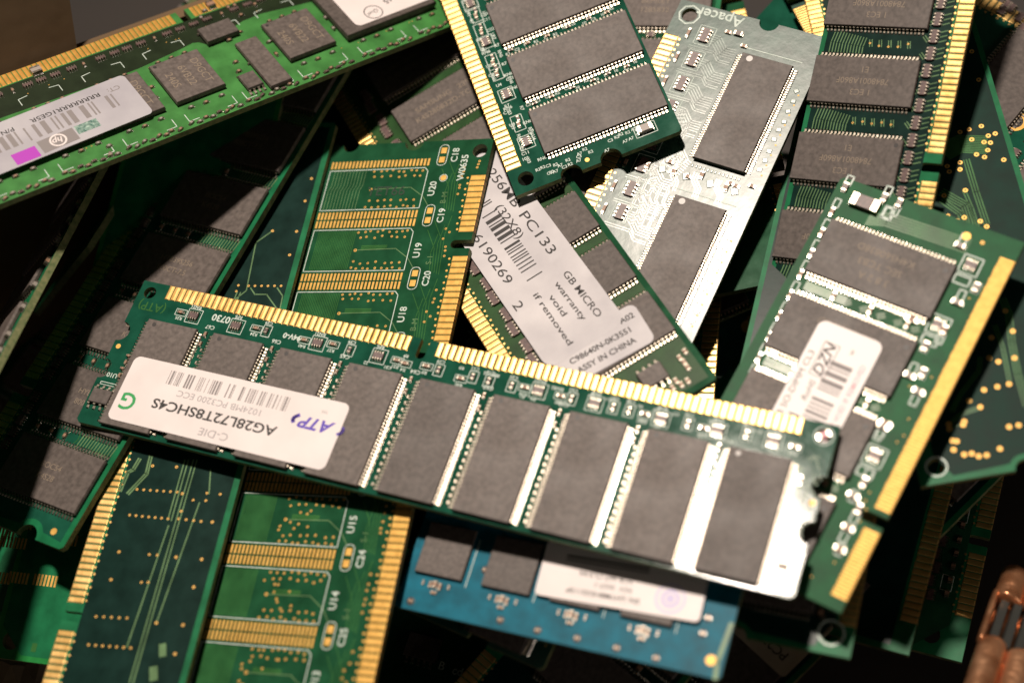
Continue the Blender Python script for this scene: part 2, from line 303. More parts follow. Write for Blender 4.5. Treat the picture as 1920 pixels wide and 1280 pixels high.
# ------------------------------------------------------------------ module builder
SDR = [(8.39, 10, 0), (26.17, 30, 0), (69.75, 44, 0)]        # start, count (1.27 pitch)
DDR = [(5.85, 52, 0), (76.97, 40, 0)]
KEYS = {'SDR': (SDR, 1.27, (23.5, 66.9)), 'DDR': (DDR, 1.27, (74.3,)), 'SO': ([(2.05, 20, 0), (17.6, 80, 0)], 0.6, (15.8,)),
        'DDR2': ([(4.7, 64, 0), (72.7, 56, 0)], 1.0, (70.7,)), 'NONE': ([], 1, ())}
class Module:
    def __init__(s, key, label, L=133.35, H=31.75, kind='DDR', mask='mask', rim='rim', inset=0.9, hole=(3.0, 3.0, 1.55), end_notch=((11.2, 2.0), (19.2, 2.0)),
                 name='memory_module', padlen=(0.0, 3.0), flip=False, depth=1.27, padh=0.06, one_end=False, gold='gold'):
        R, T, sc = POSES[key]; s.R = Matrix(R); s.T = Vector(T); s.s = sc
        s.L, s.H = L, H
        e = bpy.data.objects.new(name, None); COL.objects.link(e); s.o = e
        e.empty_display_size = 0.01
        q = (W3 @ s.R).to_quaternion(); e.rotation_mode = 'QUATERNION'; e.rotation_quaternion = q
        e.location = world(s.T); e.scale = (sc, sc, sc)
        e['label'] = label; e['category'] = 'memory module'; e['group'] = 'memory modules heaped in a pile'
        groups, pitch, keys = KEYS[kind]
        if flip: groups = [(L - g[0] - (g[1] - 1) * pitch - 0.79 * pitch, g[1], 0) for g in groups]; keys = [L - k for k in keys]
        # outline with key notches and end notches
        P = [(0, 0)]
        for k in sorted(keys):
            P.append((k - 0.9, 0)); P.append((k - 0.9, 3.1))
            P += [(k + 0.9 * math.cos(a), 3.1 + 0.9 * math.sin(a)) for a in [math.pi * (1 - i / 8) for i in range(1, 8)]]
            P.append((k + 0.9, 3.1)); P.append((k + 0.9, 0))
        P.append((L, 0))
        def nt_(x, sgn):
            out = []
            for yc, r in (end_notch if sgn > 0 else reversed(end_notch)):
                if yc + r > H: continue
                out.append((x, yc - sgn * r))
                for i in range(1, 12):
                    a = math.pi * i / 12; out.append((x + (-1 if x > 1 else 1) * r * math.sin(a), yc - sgn * r * math.cos(a)))
                out.append((x, yc + sgn * r))
            return out
        P += nt_(L, 1) + [(L, H - .6), (L - .6, H), (0.6, H), (0, H - .6)] + nt_(0, -1)
        holes = []
        if hole:
            for hx in (hole[0], L - hole[0]): holes.append([(hx + hole[2] * math.cos(a), hole[1] + hole[2] * math.sin(a)) for a in [-2 * math.pi * i / 24 for i in range(24)]])
        s.outline = P
        mb = MB().poly(P, holes, -depth, 0, 0, 1)
        child('circuit_board', mb.mesh('circuit_board', [M[rim], M['core']]), e)
        if inset:
            y0 = padlen[1] + 0.5 if groups else inset
            Q = [(inset, y0), (L - inset, y0)]
            for a, bq in ((L - inset, 1), (inset, -1)):
                for yc, r in (end_notch if bq > 0 else reversed(end_notch)):
                    if yc + r > H: continue
                    rr = r + inset; sg = -1 if bq > 0 else 1
                    for i in range(13):
                        t = math.pi * i / 12; x = (L if bq > 0 else 0) + sg * rr * math.sin(t)
                        if (x - a) * sg > 0: Q.append((x, yc - bq * rr * math.cos(t)))
                if bq > 0: Q += [(L - inset, H - inset), (inset, H - inset)]
            hs = []
            if hole and hole[1] + hole[2] > y0 - .8:
                Q = [(max(x, hole[0] + 2.6) if (y <= y0 and x < 5) else (min(x, L - hole[0] - 2.6) if (y <= y0 and x > L - 5) else x), y) for x, y in Q]
                Q = [(inset, hole[1] + 2.6)] + Q[:2] + [(L - inset, hole[1] + 2.6)] + Q[2:]
            child('solder_mask', MB().poly(Q, hs, 0.004, 0.014, 0, 0).mesh('solder_mask', [M[mask]]), e)
        s.gp = groups; s.pitch = pitch
        if groups:
            for st, n, _ in groups:
                mb = MB(); wd = 0.86 * pitch
                for i in range(n):
                    x0 = st + i * pitch; x1 = x0 + wd; y0, y1 = padlen; k = len(mb.v); b_ = wd * 0.17
                    jy = random.uniform(-.05, .05)
                    for y, zz in ((y0, 0.01), (y0 + .12, padh), (y1 + jy - .12, padh), (y1 + jy, 0.01)):
                        mb.v += [(x0, y, 0.0), (x0 + b_, y, zz), ((x0 + x1) / 2, y, zz * 1.12), (x1 - b_, y, zz), (x1, y, 0.0)]
                    for r in range(3):
                        for c in range(4):
                            A = k + 5 * r + c; mb.f.append((A, A + 1, A + 6, A + 5)); mb.mi.append(0)
                    mb.quadbox(x0 + .08, x1 - .08, -0.035, 0.0, -depth + .25, -0.02, 1)
                    if pitch > 1.1 and kind == 'SDR': mb.disc((x0 + x1) / 2, y1 + .33 + (.22 if i % 2 else 0), 0.24, 0.01, 0.04, 8, 0)
                child('contact_strip', mb.mesh('contact_strip', [M[gold], M['gold_side']]), e)
        s.silk = MB(); s.vias = MB(); s.tr = MB(); s.tr2 = MB()
    def at(s, px, py, h=0.0):
        """board coordinates (mm) under a point of the photograph"""
        n = s.R @ Vector((0, 0, 1)); T = s.T + n * h * s.s
        r = Vector(((px - 960) / 3000, (py - 640) / 3000, 1)); P = r * (n.dot(T) / n.dot(r))
        b_ = s.R.transposed() @ (P - T) / s.s; return (b_.x, b_.y)
    def chip(s, x, y, w_=10.16, l_=22.2, rot=0.0, pins=33, pitch=0.65, dot=None, dotmat='dimple', marks=None, h=1.05, sides=(1, -1), markmat='mark', msize=1.7, mrot=0, name='memory_chip', pw=None):
        c = child(name, chip_mesh(w_, l_, h, dot, '', dotmat), s.o, x, y, 0, rot)
        for sd in sides:
            if pins: child('pin_row', pins_mesh(pins, pitch, pw or pitch * 0.5), c, sd * w_/2, 0, 0, 0 if sd > 0 else math.pi)
        if marks:
            mb = MB()
            for i, t in enumerate(marks):
                off = ((len(marks) - 1) / 2 - i) * msize * 1.35
                mx, my = -off * math.sin(mrot), off * math.cos(mrot)
                join_into(mb, text_mesh(t, msize, M[markmat], 0.0), mx, my, h + 0.006, mrot)
            child('marking', mb.mesh('marking', [M[markmat]]), c)
        return c
    def cap(s, x, y, rot=0.0, l_=1.0, w_=0.5, h=0.45, body='cer', name='capacitor'): return child(name, cap_mesh(l_, w_, h, body), s.o, x, y, 0, rot)
    def pack(s, x, y, rot=0.0, l_=3.2, w_=1.6, h=0.5, n=4): return child('resistor_pack', pack_mesh(l_, w_, h, n), s.o, x, y, 0, rot)
    def via(s, x, y, r=0.26): s.vias.disc(x, y, r, 0.01, 0.045, 10, 0, r * 0.8); s.vias.disc(x, y, r * 0.42, 0.045, 0.05, 8, 1)
    def label(s, cx, cy, w_, h_, z=1.12, r=1.2, mat='label', rot=0.0, name='label_sticker'):
        o = child(name, MB().poly(rrect(0, 0, w_, h_, r), [], 0, 0.09, 0, 0).mesh(name, [M[mat]]), s.o, cx, cy, z, rot); return o
    def bundle(s, pts, n, gap=0.28, w_=0.13, mb=None):
        """n parallel traces following pts"""
        mb = mb or s.tr
        for i in range(n):
            off = (i - (n - 1) / 2) * gap; P = []
            for j, p in enumerate(pts):
                a = pts[max(j - 1, 0)]; c = pts[min(j + 1, len(pts) - 1)]
                d = Vector((c[0] - a[0], c[1] - a[1])).normalized(); P.append((p[0] - d.y * off, p[1] + d.x * off))
            mb.line(P, w_, 0.012, 0.04)
    def done(s, silk='silk', tr='trace', tr2='trace_pale'):
        for nm, mb, ms in (('silkscreen_print', s.silk, [M[silk]]), ('via_pattern', s.vias, [M['pad'], M['dimple']]), ('trace_pattern', s.tr, [M[tr]]), ('fine_trace_pattern', s.tr2, [M[tr2]])):
            if mb.v: child(nm, mb.mesh(nm, ms), s.o)
        return s
def printed(parent, items, z=0.09, name='printed_text'):
    """items: (text, x, y, size, material, bold, shear, xscale, rot)"""
    by = {}
    for t, x, y, sz, mat, bold, shear, xs, rot in items:
        by.setdefault(mat, MB()); join_into(by[mat], text_mesh(t, sz, M[mat], bold, shear, xs=xs), x, y, z, rot)
    for mat, mb in by.items(): child(name, mb.mesh(name, [M[mat]]), parent)
def barcode(parent, x0, x1, y0, y1, z=0.09, mat='ink', seed=1, fill=0.5, unit=0.18, vertical=False):
    rr = random.Random(seed); mb = MB(); x = x0
    while x < x1:
        w_ = unit * rr.choice((1, 1, 2, 3)); 
        if rr.random() < fill + .25:
            if vertical: mb.quadbox(y0, y1, x, min(x + w_ * .8, x1), z, z + 0.006)
            else: mb.quadbox(x, min(x + w_ * .8, x1), y0, y1, z, z + 0.006)
        x += w_ + unit * rr.choice((0.7, 1, 1.6))
    child('barcode', mb.mesh('barcode', [M[mat]]), parent)
# ================================================================== the place: table
def static(name, me, kind='structure', label=None, cat=None):
    o = bpy.data.objects.new(name, me); COL.objects.link(o)
    if kind: o['kind'] = kind
    if label: o['label'] = label; o['category'] = cat
    return o
static('ground', MB().quadbox(-900, 900, -900, 900, -20, 0).mesh('ground', [M['wood']]))

PI = math.pi
# ================================================================== module A: labelled DDR stick on top of the heap
a = Module('A', 'topmost green memory module with white label and a row of nine chips', H=30.5, kind='DDR', mask='mask_teal', rim='mask_teal', inset=0, hole=(2.3, 2.3, 1.25), padlen=(0, 2.95), padh=0.10)
for j in range(9): a.chip(11.05 + 13.98 * j, 18.95, 10.5, 22.2, dot=(3.55, -10.0, 0.42), dotmat='dotw' if j == 0 else 'dimple')  # white dot on the first chip paints in the glare on its dimple
for px, py in ((363.5, 593), (443, 612), (596, 644), (710, 668), (1010, 733), (1115, 757), (1240, 786), (1450, 827), (1345, 808)):
    x, y = a.at(px, py); a.pack(x, y, 0, 2.0, 1.5); silk_rect(a.silk, x, y, 2.9, 2.9); silk_text(a.silk, random.choice(('RN12', 'RN8', 'RP5', 'RN21')), x + .3, y - 1.95, 0.95)
for px, py in ((500, 621), (656, 657), (823, 694), (887, 707), (917, 715), (960, 724), (1150, 764), (1180, 770), (1290, 795), (1400, 815), (1072, 748)):
    x, y = a.at(px, py); a.cap(x, y, PI/2, 1.1, .7, .5, 'res'); silk_rect(a.silk, x, y, 1.7, 2.3); silk_text(a.silk, 'C%d' % random.randint(10, 79), x + .2, y - 1.7, 0.9)
for px, py in ((340, 586), (481, 616), (571, 638), (625, 646), (745, 676), (800, 687), (864, 710), (985, 727), (1052, 743), (1210, 777), (1320, 803), (1490, 838), (760, 682)):
    x, y = a.at(px, py); a.cap(x, y, 0, 1.3, .6); silk_rect(a.silk, x, y, 2.3, 1.3, .12); silk_text(a.silk, 'R%d' % random.randint(1, 49), x, y + 1.2, 0.9)
x, y = a.at(415, 597); silk_text(a.silk, '0730', x, y, 1.9, 0, .05)
x, y = a.at(548, 631); silk_text(a.silk, '94V-0', x, y, 1.5, 0, .05)
for i in range(26): silk_text(a.silk, random.choice(('C31', 'R9', 'RN3', '22', 'A1', 'C7')), random.uniform(8, 92), random.choice((4.0, 6.9)), 0.85)
x, y = a.at(285, 575); join_into(a.tr, text_mesh('(ATP)', 2.5, M['trace'], .03), x, y, .02)
for j in range(8):
    xl = 18.0 + 13.98 * j
    a.cap(xl + .2, 8.3, PI/2, 1.0, .55); a.cap(xl + .3, 9.8 + random.random(), PI/2, .9, .5, .42)
    silk_text(a.silk, 'C%d' % (60 + j), xl, 6.6, 1.1)
    mb = MB()
    mb.cbox(xl + .85, 19.5, .34, 20.6, 0.02, 0.10, 0, 0, .05)
    for q in range(14): mb.cbox(xl - .35 + random.uniform(-.1, .1), 11.5 + q * 1.32, .42, .75, 0.02, 0.12, 1, 0, .1)
    child('solder_lane', mb.mesh('solder_lane', [M['solder'], M['tin']]), a.o)
a.chip(130.4, 25.0, 3.0, 4.2, rot=PI/2, pins=4, pitch=1.27, h=.9, pw=.45, name='eeprom_chip')
silk_text(a.silk, 'U10', 130.6, 20.2, 1.3); silk_rect(a.silk, 130.5, 22.1, 3.3, .5, .12)
for yy in (15.8, 17.2, 18.5, 20.0): a.cap(129.0, yy, PI/2 * random.choice((0, 1)), 1.0, .5)
x, y = a.at(222, 649); a.vias.disc(x, y, .5, .01, .05, 14)
x, y = a.at(1523, 942); a.vias.disc(x, y, .5, .01, .05, 14)
x, y = a.at(1468, 1065); a.cap(x, y, PI/2, 2.6, 1.5, .9, 'cerg'); silk_rect(a.silk, x, y, 2.6, 4.4)
x, y = a.at(1545, 817); a.cap(x, y, .6, 2.0, 1.1, .6, 'ink_pink'); a.silk.ring(x, y, 1.5, 1.7, .02, .045)
x, y = a.at(1500, 900); a.cap(x, y, PI/2, 1.2, .7)
for i in range(70):
    x, y = random.uniform(1.2, 4.4), random.uniform(6, 29.5)
    a.tr.seg((x, y), (x + random.uniform(-.8, .8), y + random.uniform(-.5, 1.5)), .16, .01, .05)
# the label
lb = a.label(104.75, 22.35, 44.4, 13.1, 1.10, 1.3)
X0, Y0 = 104.75, 22.35
barcode(lb, 94.0 - X0, 119.0 - X0, 17.1 - Y0, 19.9 - Y0, seed=4, mat='ink_grey', unit=.15, fill=.35)
printed(lb, [('1024MB PC3200 ECC', 106.8 - X0, 21.15 - Y0, 1.75, 'ink_soft', 0, 0, 1.12, -.005), ('AG28L72T8SHC4S', 106.8 - X0, 23.9 - Y0, 2.65, 'ink', .055, 0, 1.22, 0),
             ('C-DIE', 105.3 - X0, 27.1 - Y0, 2.1, 'ink_soft', 0, 0, 1.15, 0), ('G', 124.35 - X0, 24.7 - Y0, 4.7, 'ink_green', .07, 0, 1.0, 0), ('TM', 86.7 - X0, 18.2 - Y0, .9, 'ink_soft', 0, 0, 1, 0),
             ('ATP', 87.1 - X0, 20.9 - Y0, 3.1, 'ink_violet', .10, .35, 1.1, 0)])
mb = MB(); cx, cy = 87.0 - X0, 20.9 - Y0
for k in range(2):
    a0 = (-.55, PI - .55)[k]; pts = [(cx + 4.9 * math.cos(a0 + i * .1), cy + 1.7 * math.sin(a0 + i * .1)) for i in range(9)]
    mb.line(pts, .5 if k else .7, .09, .1)
child('logo', mb.mesh('logo', [M['ink_violet']]), lb)
a.done()

# ================================================================== module D: bare green board, pads only
d = Module('D', 'bare green board with rows of empty gold pads and white chip outlines', H=34.9, kind='SDR', mask='mask', rim='mask', flip=True, inset=0, hole=(2.7, 2.3, 1.5), end_notch=((16.5, 2.0), (30.2, 1.7)), padlen=(0, 3.0), gold='pad')
rr = random.Random(3)
for k in range(9):
    tp = 127.2 - 13.65 * k; bt = tp - 9.15
    if k in (8,): pass
    s = d.silk; s.line([(tp, 12.9), (tp, 33.3), (bt, 33.3), (bt, 12.2), (tp - .8, 12.2), (tp, 12.9)], .17, .02, .05)
    pb = MB()
    for x0 in (tp + .45, bt - 2.15):
        for i in range(28): pb.cbox(x0 + .85, 12.5 + i * .765, 1.65, .46, .01, .055, 0, 0, .04)
    child('solder_pad_row', pb.mesh('solder_pad_row', [M['pad']]), d.o)
    # capsule with two pads
    cx, cy = tp + 2.75, 9.8
    P = rrect(cx, cy, 4.7, 1.9, .8, 3); s.line(P + [P[0]], .17, .02, .05)
    d.vias.cbox(cx + 1.05, cy, 1.3, 1.15, .01, .06); d.vias.cbox(cx - 1.05, cy, 1.3, 1.15, .01, .06)
    silk_text(s, 'C%d' % (18 + k), cx - .1, 7.2, 1.9, 0, .035); silk_text(s, 'U%d' % (20 - k), tp - 4.9, 10.35, 1.95, 0, .035)
    # inner vias, traces
    n_ = 0
    for row, xx in ((0, tp - .5), (1, bt + .5)):
        for i in range(9): d.via(xx + rr.uniform(-.25, .25), 13.3 + i * 1.28 + rr.uniform(-.2, .2), .27)
        for i in range(7): d.via(xx + (-1.3 if row == 0 else 1.3) + rr.uniform(-.3, .3), 13.5 + i * 1.6 + rr.uniform(-.3, .3), .27)
    if k >= 4:
        for i in range(9): d.via(rr.uniform(bt + 2, tp - 2), rr.uniform(18, 26), .27)
    if k == 0:
        for i in range(11):
            y = 25.6 + i * .68; d.tr2.line([(tp - .3, y - .2), (tp - 3.6, y - .2), (tp - 4.6, y + .2), (bt + .3, y + .2)], .12, .01, .035)
    else:
        w0 = 24.2 if k < 3 else 26.2
        for i in range(int((32.7 - w0) / .36)):
            y = w0 + i * .36; d.tr.line([(tp - .4, y), (bt + .4, y)], .17, .01, .03)
    d.via(tp - 4.6, 23.4, .36)
    d.tr2.line([(tp - 4.6, 23.3), (tp - 4.4, 15), (bt + 2.6, 12.0), (bt + .5, 10.5)], .16, .01, .035)
    for q in range(3 if k else 0): d.tr.line([(tp - 3.7 - .35 * q, 22.2), (tp - 3.7 - .35 * q, 17)], .25, .01, .03)
    # traces between chip field and contacts
    for q in range(5):
        y = 5.0 + q * .5; d.tr.line([(tp + 2.5 - q, y + 2.8 * (q % 2)), (tp - 1.5 - q, y + .6), (bt - 1.0 + q * .2, y)], .14, .01, .03)
    for q in range(6): d.via(tp - 1.3 * q + rr.uniform(-.4, .4), 4.7 + rr.choice((0, 0, .9)) + .2 * rr.random(), .27)
    join_into(d.tr2, text_mesh(rr.choice(('30', 'B-M', 'S-1')), 1.6, M['trace']), tp - 7, 7.5, .03, 0)
silk_text(d.silk, 'W0635', 126.9, 5.0, 1.95, 0, .035)
d.vias.disc(124.7, 8.6, .62, .01, .05, 16); d.silk.ring(124.7, 8.6, .7, .85, .01, .03, mi=0)
for q in range(3): d.via(128.2 - q * .7, 1.9 + .1 * q, .28)
me = text_mesh('YET66', 3.0, M['stamp'], .01); mb = MB(); join_into(mb, me, 122.0, 20.0, .055, -PI/2)
child('ink_stamp', mb.mesh('ink_stamp', [M['stamp']]), d.o)
d.done()

# ================================================================== module M: SO-DIMM with DZN label
m = Module('M', 'laptop memory module with plain gold edge strip and white DZN barcode label', L=69.4, H=32.6, kind='SO', mask='mask_m', rim='mask_m', inset=0, hole=None, end_notch=(), padlen=(0, 2.6), gold='pad', padh=.04)
for j in range(4): m.chip(55.6 - 15.15 * j, 19.2, 10.8, 22.4, dot=(3.6, -9.9, .45), marks=['3 8 2 A', 'SEC TCB3', 'K4H560838D'] if j < 3 else None, mrot=PI/2, msize=1.8)
for px, py in ((1820, 498), (1760, 610), (1640, 855)):
    x, y = m.at(px, py); m.pack(x, y, PI/2, 2.0, 1.6); silk_rect(m.silk, x, y, 3.4, 3.2, .25); silk_rect(m.silk, x - 3, y + .2, 1.6, 2.6, .3)
for px, py in ((1690, 375), (1585, 352), (1800, 462), (1830, 540), (1795, 568), (1735, 650), (1770, 620), (1730, 700), (1705, 705), (1722, 735), (1660, 795), (1655, 800), (1620, 905), (1600, 930), (1610, 955), (1590, 990), (1575, 1030), (1640, 560), (1710, 600), (1505, 570), (1455, 655), (1430, 700), (1500, 580), (1670, 350)):
    x, y = m.at(px, py); x = min(x, 68.2); y = min(y, 31.6); r_ = random.choice((0, PI/2)); m.cap(x, y, r_, 1.7, .95, .6, random.choice(('cer', 'cerg', 'res'))); silk_rect(m.silk, x + random.choice((-1.5, 1.5, 0)), y, 1.9, 1.1, .28)
x, y = m.at(1622, 384); x = min(x, 66.6); m.cap(x, y, PI/2, 5.0, 2.3, 1.1, 'res'); silk_rect(m.silk, x, y - 4.2, 2.2, 1.5, .5)
x, y = m.at(1812, 443); m.vias.disc(x, y, .75, .01, .05, 16)
x, y = m.at(1842, 455); m.via(x, y, .4)
for j in range(9):
    x, y = m.at(1560 - j * 19.5, 398 + j * 39); y = min(y, 31.6); m.cap(x, y, 0, 1.5, .7, .45, random.choice(('res', 'cerg', 'cer'))); silk_rect(m.silk, x + 1.9, y, 1.7, 1.0, .25)
for j in range(3):
    for q in range(7): m.bundle([(48.3 - 15.15 * j, 9 + q * 3), (47.6 - 15.15 * j, 10 + q * 3)], 3, .4, .18, m.tr2)
    for q in range(3): m.cap(48.1 - 15.15 * j, 11 + q * 6.5, 0, 1.2, .7, .5, 'cer')
    m.tr.cbox(48.1 - 15.15 * j, 25.5, 1.6, 7.5, .01, .03)
for q in range(6): m.tr.line([(66.5 - .5 * q, 8), (66 - .5 * q, 22), (64.5 - .4 * q, 25)], .3, .01, .03)
for q in range(16):
    x, y = random.uniform(3, 62), random.uniform(3.4, 6.8); m.via(x, y, .16)
LX, LY = 28.6, 18.2
lb = m.label(LX, LY, 29.0, 11.2, 1.12, 1.4)
barcode(lb, -13, 9.2, -2.9, .9, seed=11, unit=.36, fill=.45, mat='ink_grey')
printed(lb, [('1731', 2.6 - 7.5, 2.0, 2.7, 'ink', .02, 0, 1.1, 0), ('RoHS', 2.0, 1.9, 1.5, 'ink', 0, .3, 1.1, 0), ('DZN', 7.9, 1.9, 2.6, 'ink', .04, .3, 1.05, 0), ('256MB SO-DIMM CL3', .5, 4.35, 1.5, 'ink', 0, 0, 1.2, 0), ('w', 11.0, -1.5, 1.5, 'ink_grey', 0, 0, 1, 0),
             ('WARRANTY VOID IF REMOVED', 0.5, -4.3, 1.3, 'ink_pink', .02, 0, 1.0, 0)])
silk_rect(mbx := MB(), 8.0, 1.9, 6.2, 2.6, .15, .1); child('logo', mbx.mesh('logo', [M['ink_grey']]), lb)
m.done()

# ================================================================== module F: dark board with via rows
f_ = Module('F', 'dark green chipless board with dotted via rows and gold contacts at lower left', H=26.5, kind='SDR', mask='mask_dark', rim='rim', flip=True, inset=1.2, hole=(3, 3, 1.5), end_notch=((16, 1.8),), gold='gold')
def dots(mod, p, q, n, r=.3):
    A = mod.at(*p); B = mod.at(*q)
    for i in range(n): t = i / max(1, n - 1); mod.via(A[0] + (B[0] - A[0]) * t, A[1] + (B[1] - A[1]) * t, r)
for p, q, n in (((257, 917), (332, 922), 7), ((243, 965), (315, 972), 7), ((335, 972), (377, 977), 4), ((180, 1155), (238, 1158), 5), ((166, 1208), (245, 1214), 7), ((342, 925), (342, 926), 1), ((388, 924), (413, 926), 2), ((362, 937), (386, 938), 2),
                ((340, 958), (341, 958), 1), ((398, 978), (399, 978), 1), ((223, 1034), (224, 1034), 1), ((280, 1039), (295, 1040), 2), ((330, 1044), (331, 1044), 1), ((378, 1048), (379, 1048), 1), ((208, 1086), (209, 1086), 1), ((265, 1091), (278, 1091), 2),
                ((363, 1100), (364, 1100), 1), ((293, 1167), (294, 1167), 1), ((343, 1171), (344, 1171), 1), ((328, 1225), (329, 1225), 1), ((286, 873), (287, 873), 1), ((331, 875), (332, 875), 1),
                ((466, 536), (527, 536), 6), ((447, 535), (443, 546), 2), ((511, 433), (512, 433), 1), ((556, 434), (557, 434), 1), ((543, 478), (544, 478), 1), ((572, 377), (573, 377), 1), ((584, 335), (585, 335), 1)):
    dots(f_, p, q, n, .33 if n == 1 else .28)
for P, n in ((((350, 862), (318, 975)), 2), (((316, 985), (238, 1212)), 1), (((366, 862), (246, 1280)), 2), (((395, 880), (392, 925)), 1), (((374, 942), (294, 1165)), 1),
             (((511, 433), (480, 455), (462, 545), (440, 562)), 1), (((470, 540), (478, 552), (500, 552), (520, 580)), 1), (((520, 540), (530, 555), (524, 585)), 1), (((448, 548), (430, 590)), 2)):
    f_.bundle([f_.at(*p) for p in P], n, .7, .26)
for P in (((262, 860), (250, 880), (240, 885), (225, 920)), ((283, 855), (275, 888), (240, 925))):
    f_.bundle([f_.at(*p) for p in P], 2, .5, .35)
x, y = f_.at(305, 1218); f_.tr2.cbox(x, y, 2.4, 1.3, .02, .04, rot=.3)
x, y = f_.at(288, 1262); f_.tr2.cbox(x, y, 2.6, 1.5, .02, .04, rot=.3)
f_.done(tr='trace_pale')

# ================================================================== module G: chips at far left, half in shadow
g = Module('G', 'dark green module at the left with its chips half in shadow', H=27.4, kind='SDR', mask='mask_teal', rim='rim', flip=True, inset=1.1, hole=(3, 3, 1.5), end_notch=((19.3, 2.1),))
for j in range(8): g.chip(122.2 - 14.25 * j, 17.1, 10.4, 18.8, pins=27, pitch=.68, marks=['HYB39S256', '800CT-7.5'] if j % 2 else ['BOC54', 'K4S28'], mrot=PI/2, msize=1.5)
for j in range(8):
    xl = 115.1 - 14.25 * j
    g.bundle([(xl + 1.3, 17.5), (xl, 18.2), (xl - 1.2, 18.0)], 1, .4); 
    for q in range(13): g.tr2.line([(xl + 1.2, 18.6 + q * .62), (xl - 1.2, 18.6 + q * .62 + .3)], .22, .012, .04)
    for q in range(3): g.cap(xl, 9 + q * 3.2, 0, 1.1, .6)
    for q in range(5): g.pack(xl + 2.4 * (q - 2), 4.9, 0, 2.0, 1.3)
x, y = g.at(101, 996); g.vias.disc(x, y, .62, .01, .06, 16)
g.done()

# ================================================================== module H: bright green registered stick
h = Module('H', 'bright green server memory module with grey and cream labels, top left', H=30.0, kind='DDR2', flip=True, mask='mask_bright', rim='mask_bright', inset=0, hole=None, end_notch=(), padlen=(0, 2.9), depth=1.27, gold='gold_shaded')
for cx in (70.6, 46.4, 83.2, 95.8, 108.4, 121.0): h.chip(cx, 18.1, 10.3, 11.4, pins=0, h=1.15, lift=.25) if 0 else h.chip(cx, 18.1, 10.3, 11.4, pins=0, h=1.2, dot=(4.2, -4.8, .35), marks=['D9GCT', '6VB22', '240S'], mrot=PI/2, msize=2.2)
h.chip(28.6, 14.4, 20.6, 19.4, pins=0, h=1.7, name='register_chip')
h.chip(56.2, 21.6, 4.7, 14.0, pins=0, h=1.1); h.chip(60.8, 24.8, 3.4, 4.2, rot=0, pins=0, h=1.0, name='eeprom_chip')
child('pin_row', pins_mesh(4, .95, .45, .95, .5), h.o, 60.8, 26.8, 0, PI/2); child('pin_row', pins_mesh(4, .95, .3, .6, .4), h.o, 60.8, 22.8, 0, -PI/2)
h.chip(59.4, 9.8, 7.0, 4.4, pins=0, h=1.3, name='buffer_chip'); h.chip(11.5, 17.5, 10.3, 11.4, pins=0, h=1.15)
for i in range(34):
    x = 30 + i * 2.9 + random.uniform(-.3, .3)
    if i % 5 == 4: h.cap(x, 4.9, PI/2, 1.0, .5)
    else: h.pack(x, 4.9, 0, 2.0, 1.0, .4)
x, y = h.at(68, 135); h.cap(x, y, PI/2, 1.8, 2.0, .8, 'cerg')
x, y = h.at(395, 12); h.cap(x, y, PI/2, 1.8, 1.6, .8, 'cer')
for px, py in ((403, 78), (430, 77), (375, 66), (452, 30), (440, 12), (470, 120), (442, 118), (448, 135), (505, 80), (518, 103), (284, 165), (292, 185), (610, 35), (625, 55), (205, 275), (208, 290), (384, 22), (377, 35), (428, 16), (478, 10)):
    x, y = h.at(px, py); h.cap(x, y, random.choice((0, PI/2)), 1.0, .55, .45, random.choice(('cer', 'cerg')))
for cx in (2.5, 20, 33, 46.4, 58.5, 70.6, 83.2, 95.8, 108.4, 121.0):
    for s_ in (-1, 1): h.silk.line([(cx + s_ * 5.0, 28.6 - 2.3), (cx + s_ * 3.2, 26.3 + .2)][0:1] + [(cx + s_ * 5.0, 26.2)] + [(cx + s_ * 5.0, 28.3), (cx + s_ * 3.0, 28.3)], .16, .01, .04)
    for q, yy in ((-3.4, 25.2), (0, 25.4), (3.0, 25.2)):
        if cx > 60 or cx < 52: h.cap(cx + q, yy, 0, 1.0, .5, .45, 'cerg' if q else 'cer')
    for q in range(8): h.cap(cx - 5.2 + 1.45 * q + random.uniform(-.25, .25), 29.35 - .45 * (q % 2), random.choice((0, 0, .4)), 1.0, .5, .45, random.choice(('cer', 'cer', 'res', 'cerg')))
    for s_ in (-1, 1): h.silk.line([(cx + s_ * 4.0, 9.3), (cx + s_ * 4.0, 7.6), (cx + s_ * 2.2, 7.4)], .15, .01, .04)
    for q in range(3): h.cap(cx - 3 + 2.8 * q, 11.3, 0, .9, .45, .4)
for i in range(40): h.via(random.uniform(20, 132), random.choice((6.8, 7.2, 11.6, 25.0)) + random.uniform(-.3, .3), .14)
x1, y1 = h.at(226, 146, 1.3); x2, y2 = h.at(270, 222, 1.3)
lb = h.label(80.7 + 22.5, 18.6, 45.0, 11.9, 1.22, 1.0, 'label_grey', rot=.02)
barcode(lb, -18.2, 12, -2.4, 1.2, seed=21, unit=.42, fill=.4, mat='ink_grey')
printed(lb, [('CT:', -19.2, -3.4, 1.5, 'ink_grey', .02, 0, 1.1, 0), ('RRRRRRRR1GE5R', -9.5, -3.4, 1.5, 'ink', .02, 0, 1.2, 0), ('P/N', 2.0, -3.2, 1.5, 'ink', .02, 0, 1.1, 0), ('345113-051', 12, -3.2, 1.5, 'ink', .02, 0, 1.1, 0)])
mb = MB(); mb.cbox(-4.6, 3.6, 7.0, 3.3, .09, .10, 0, .02); child('logo_patch', mb.mesh('logo_patch', [M['ink_grey']]), lb)
mb = MB(); mb.ring(-4.6, 3.5, 1.25, 1.6, .1, .112); join_into(mb, text_mesh('hp', 2.0, M['label'], .03, .3), -4.6, 3.5, .106); child('logo', mb.mesh('logo', [M['label']]), lb)
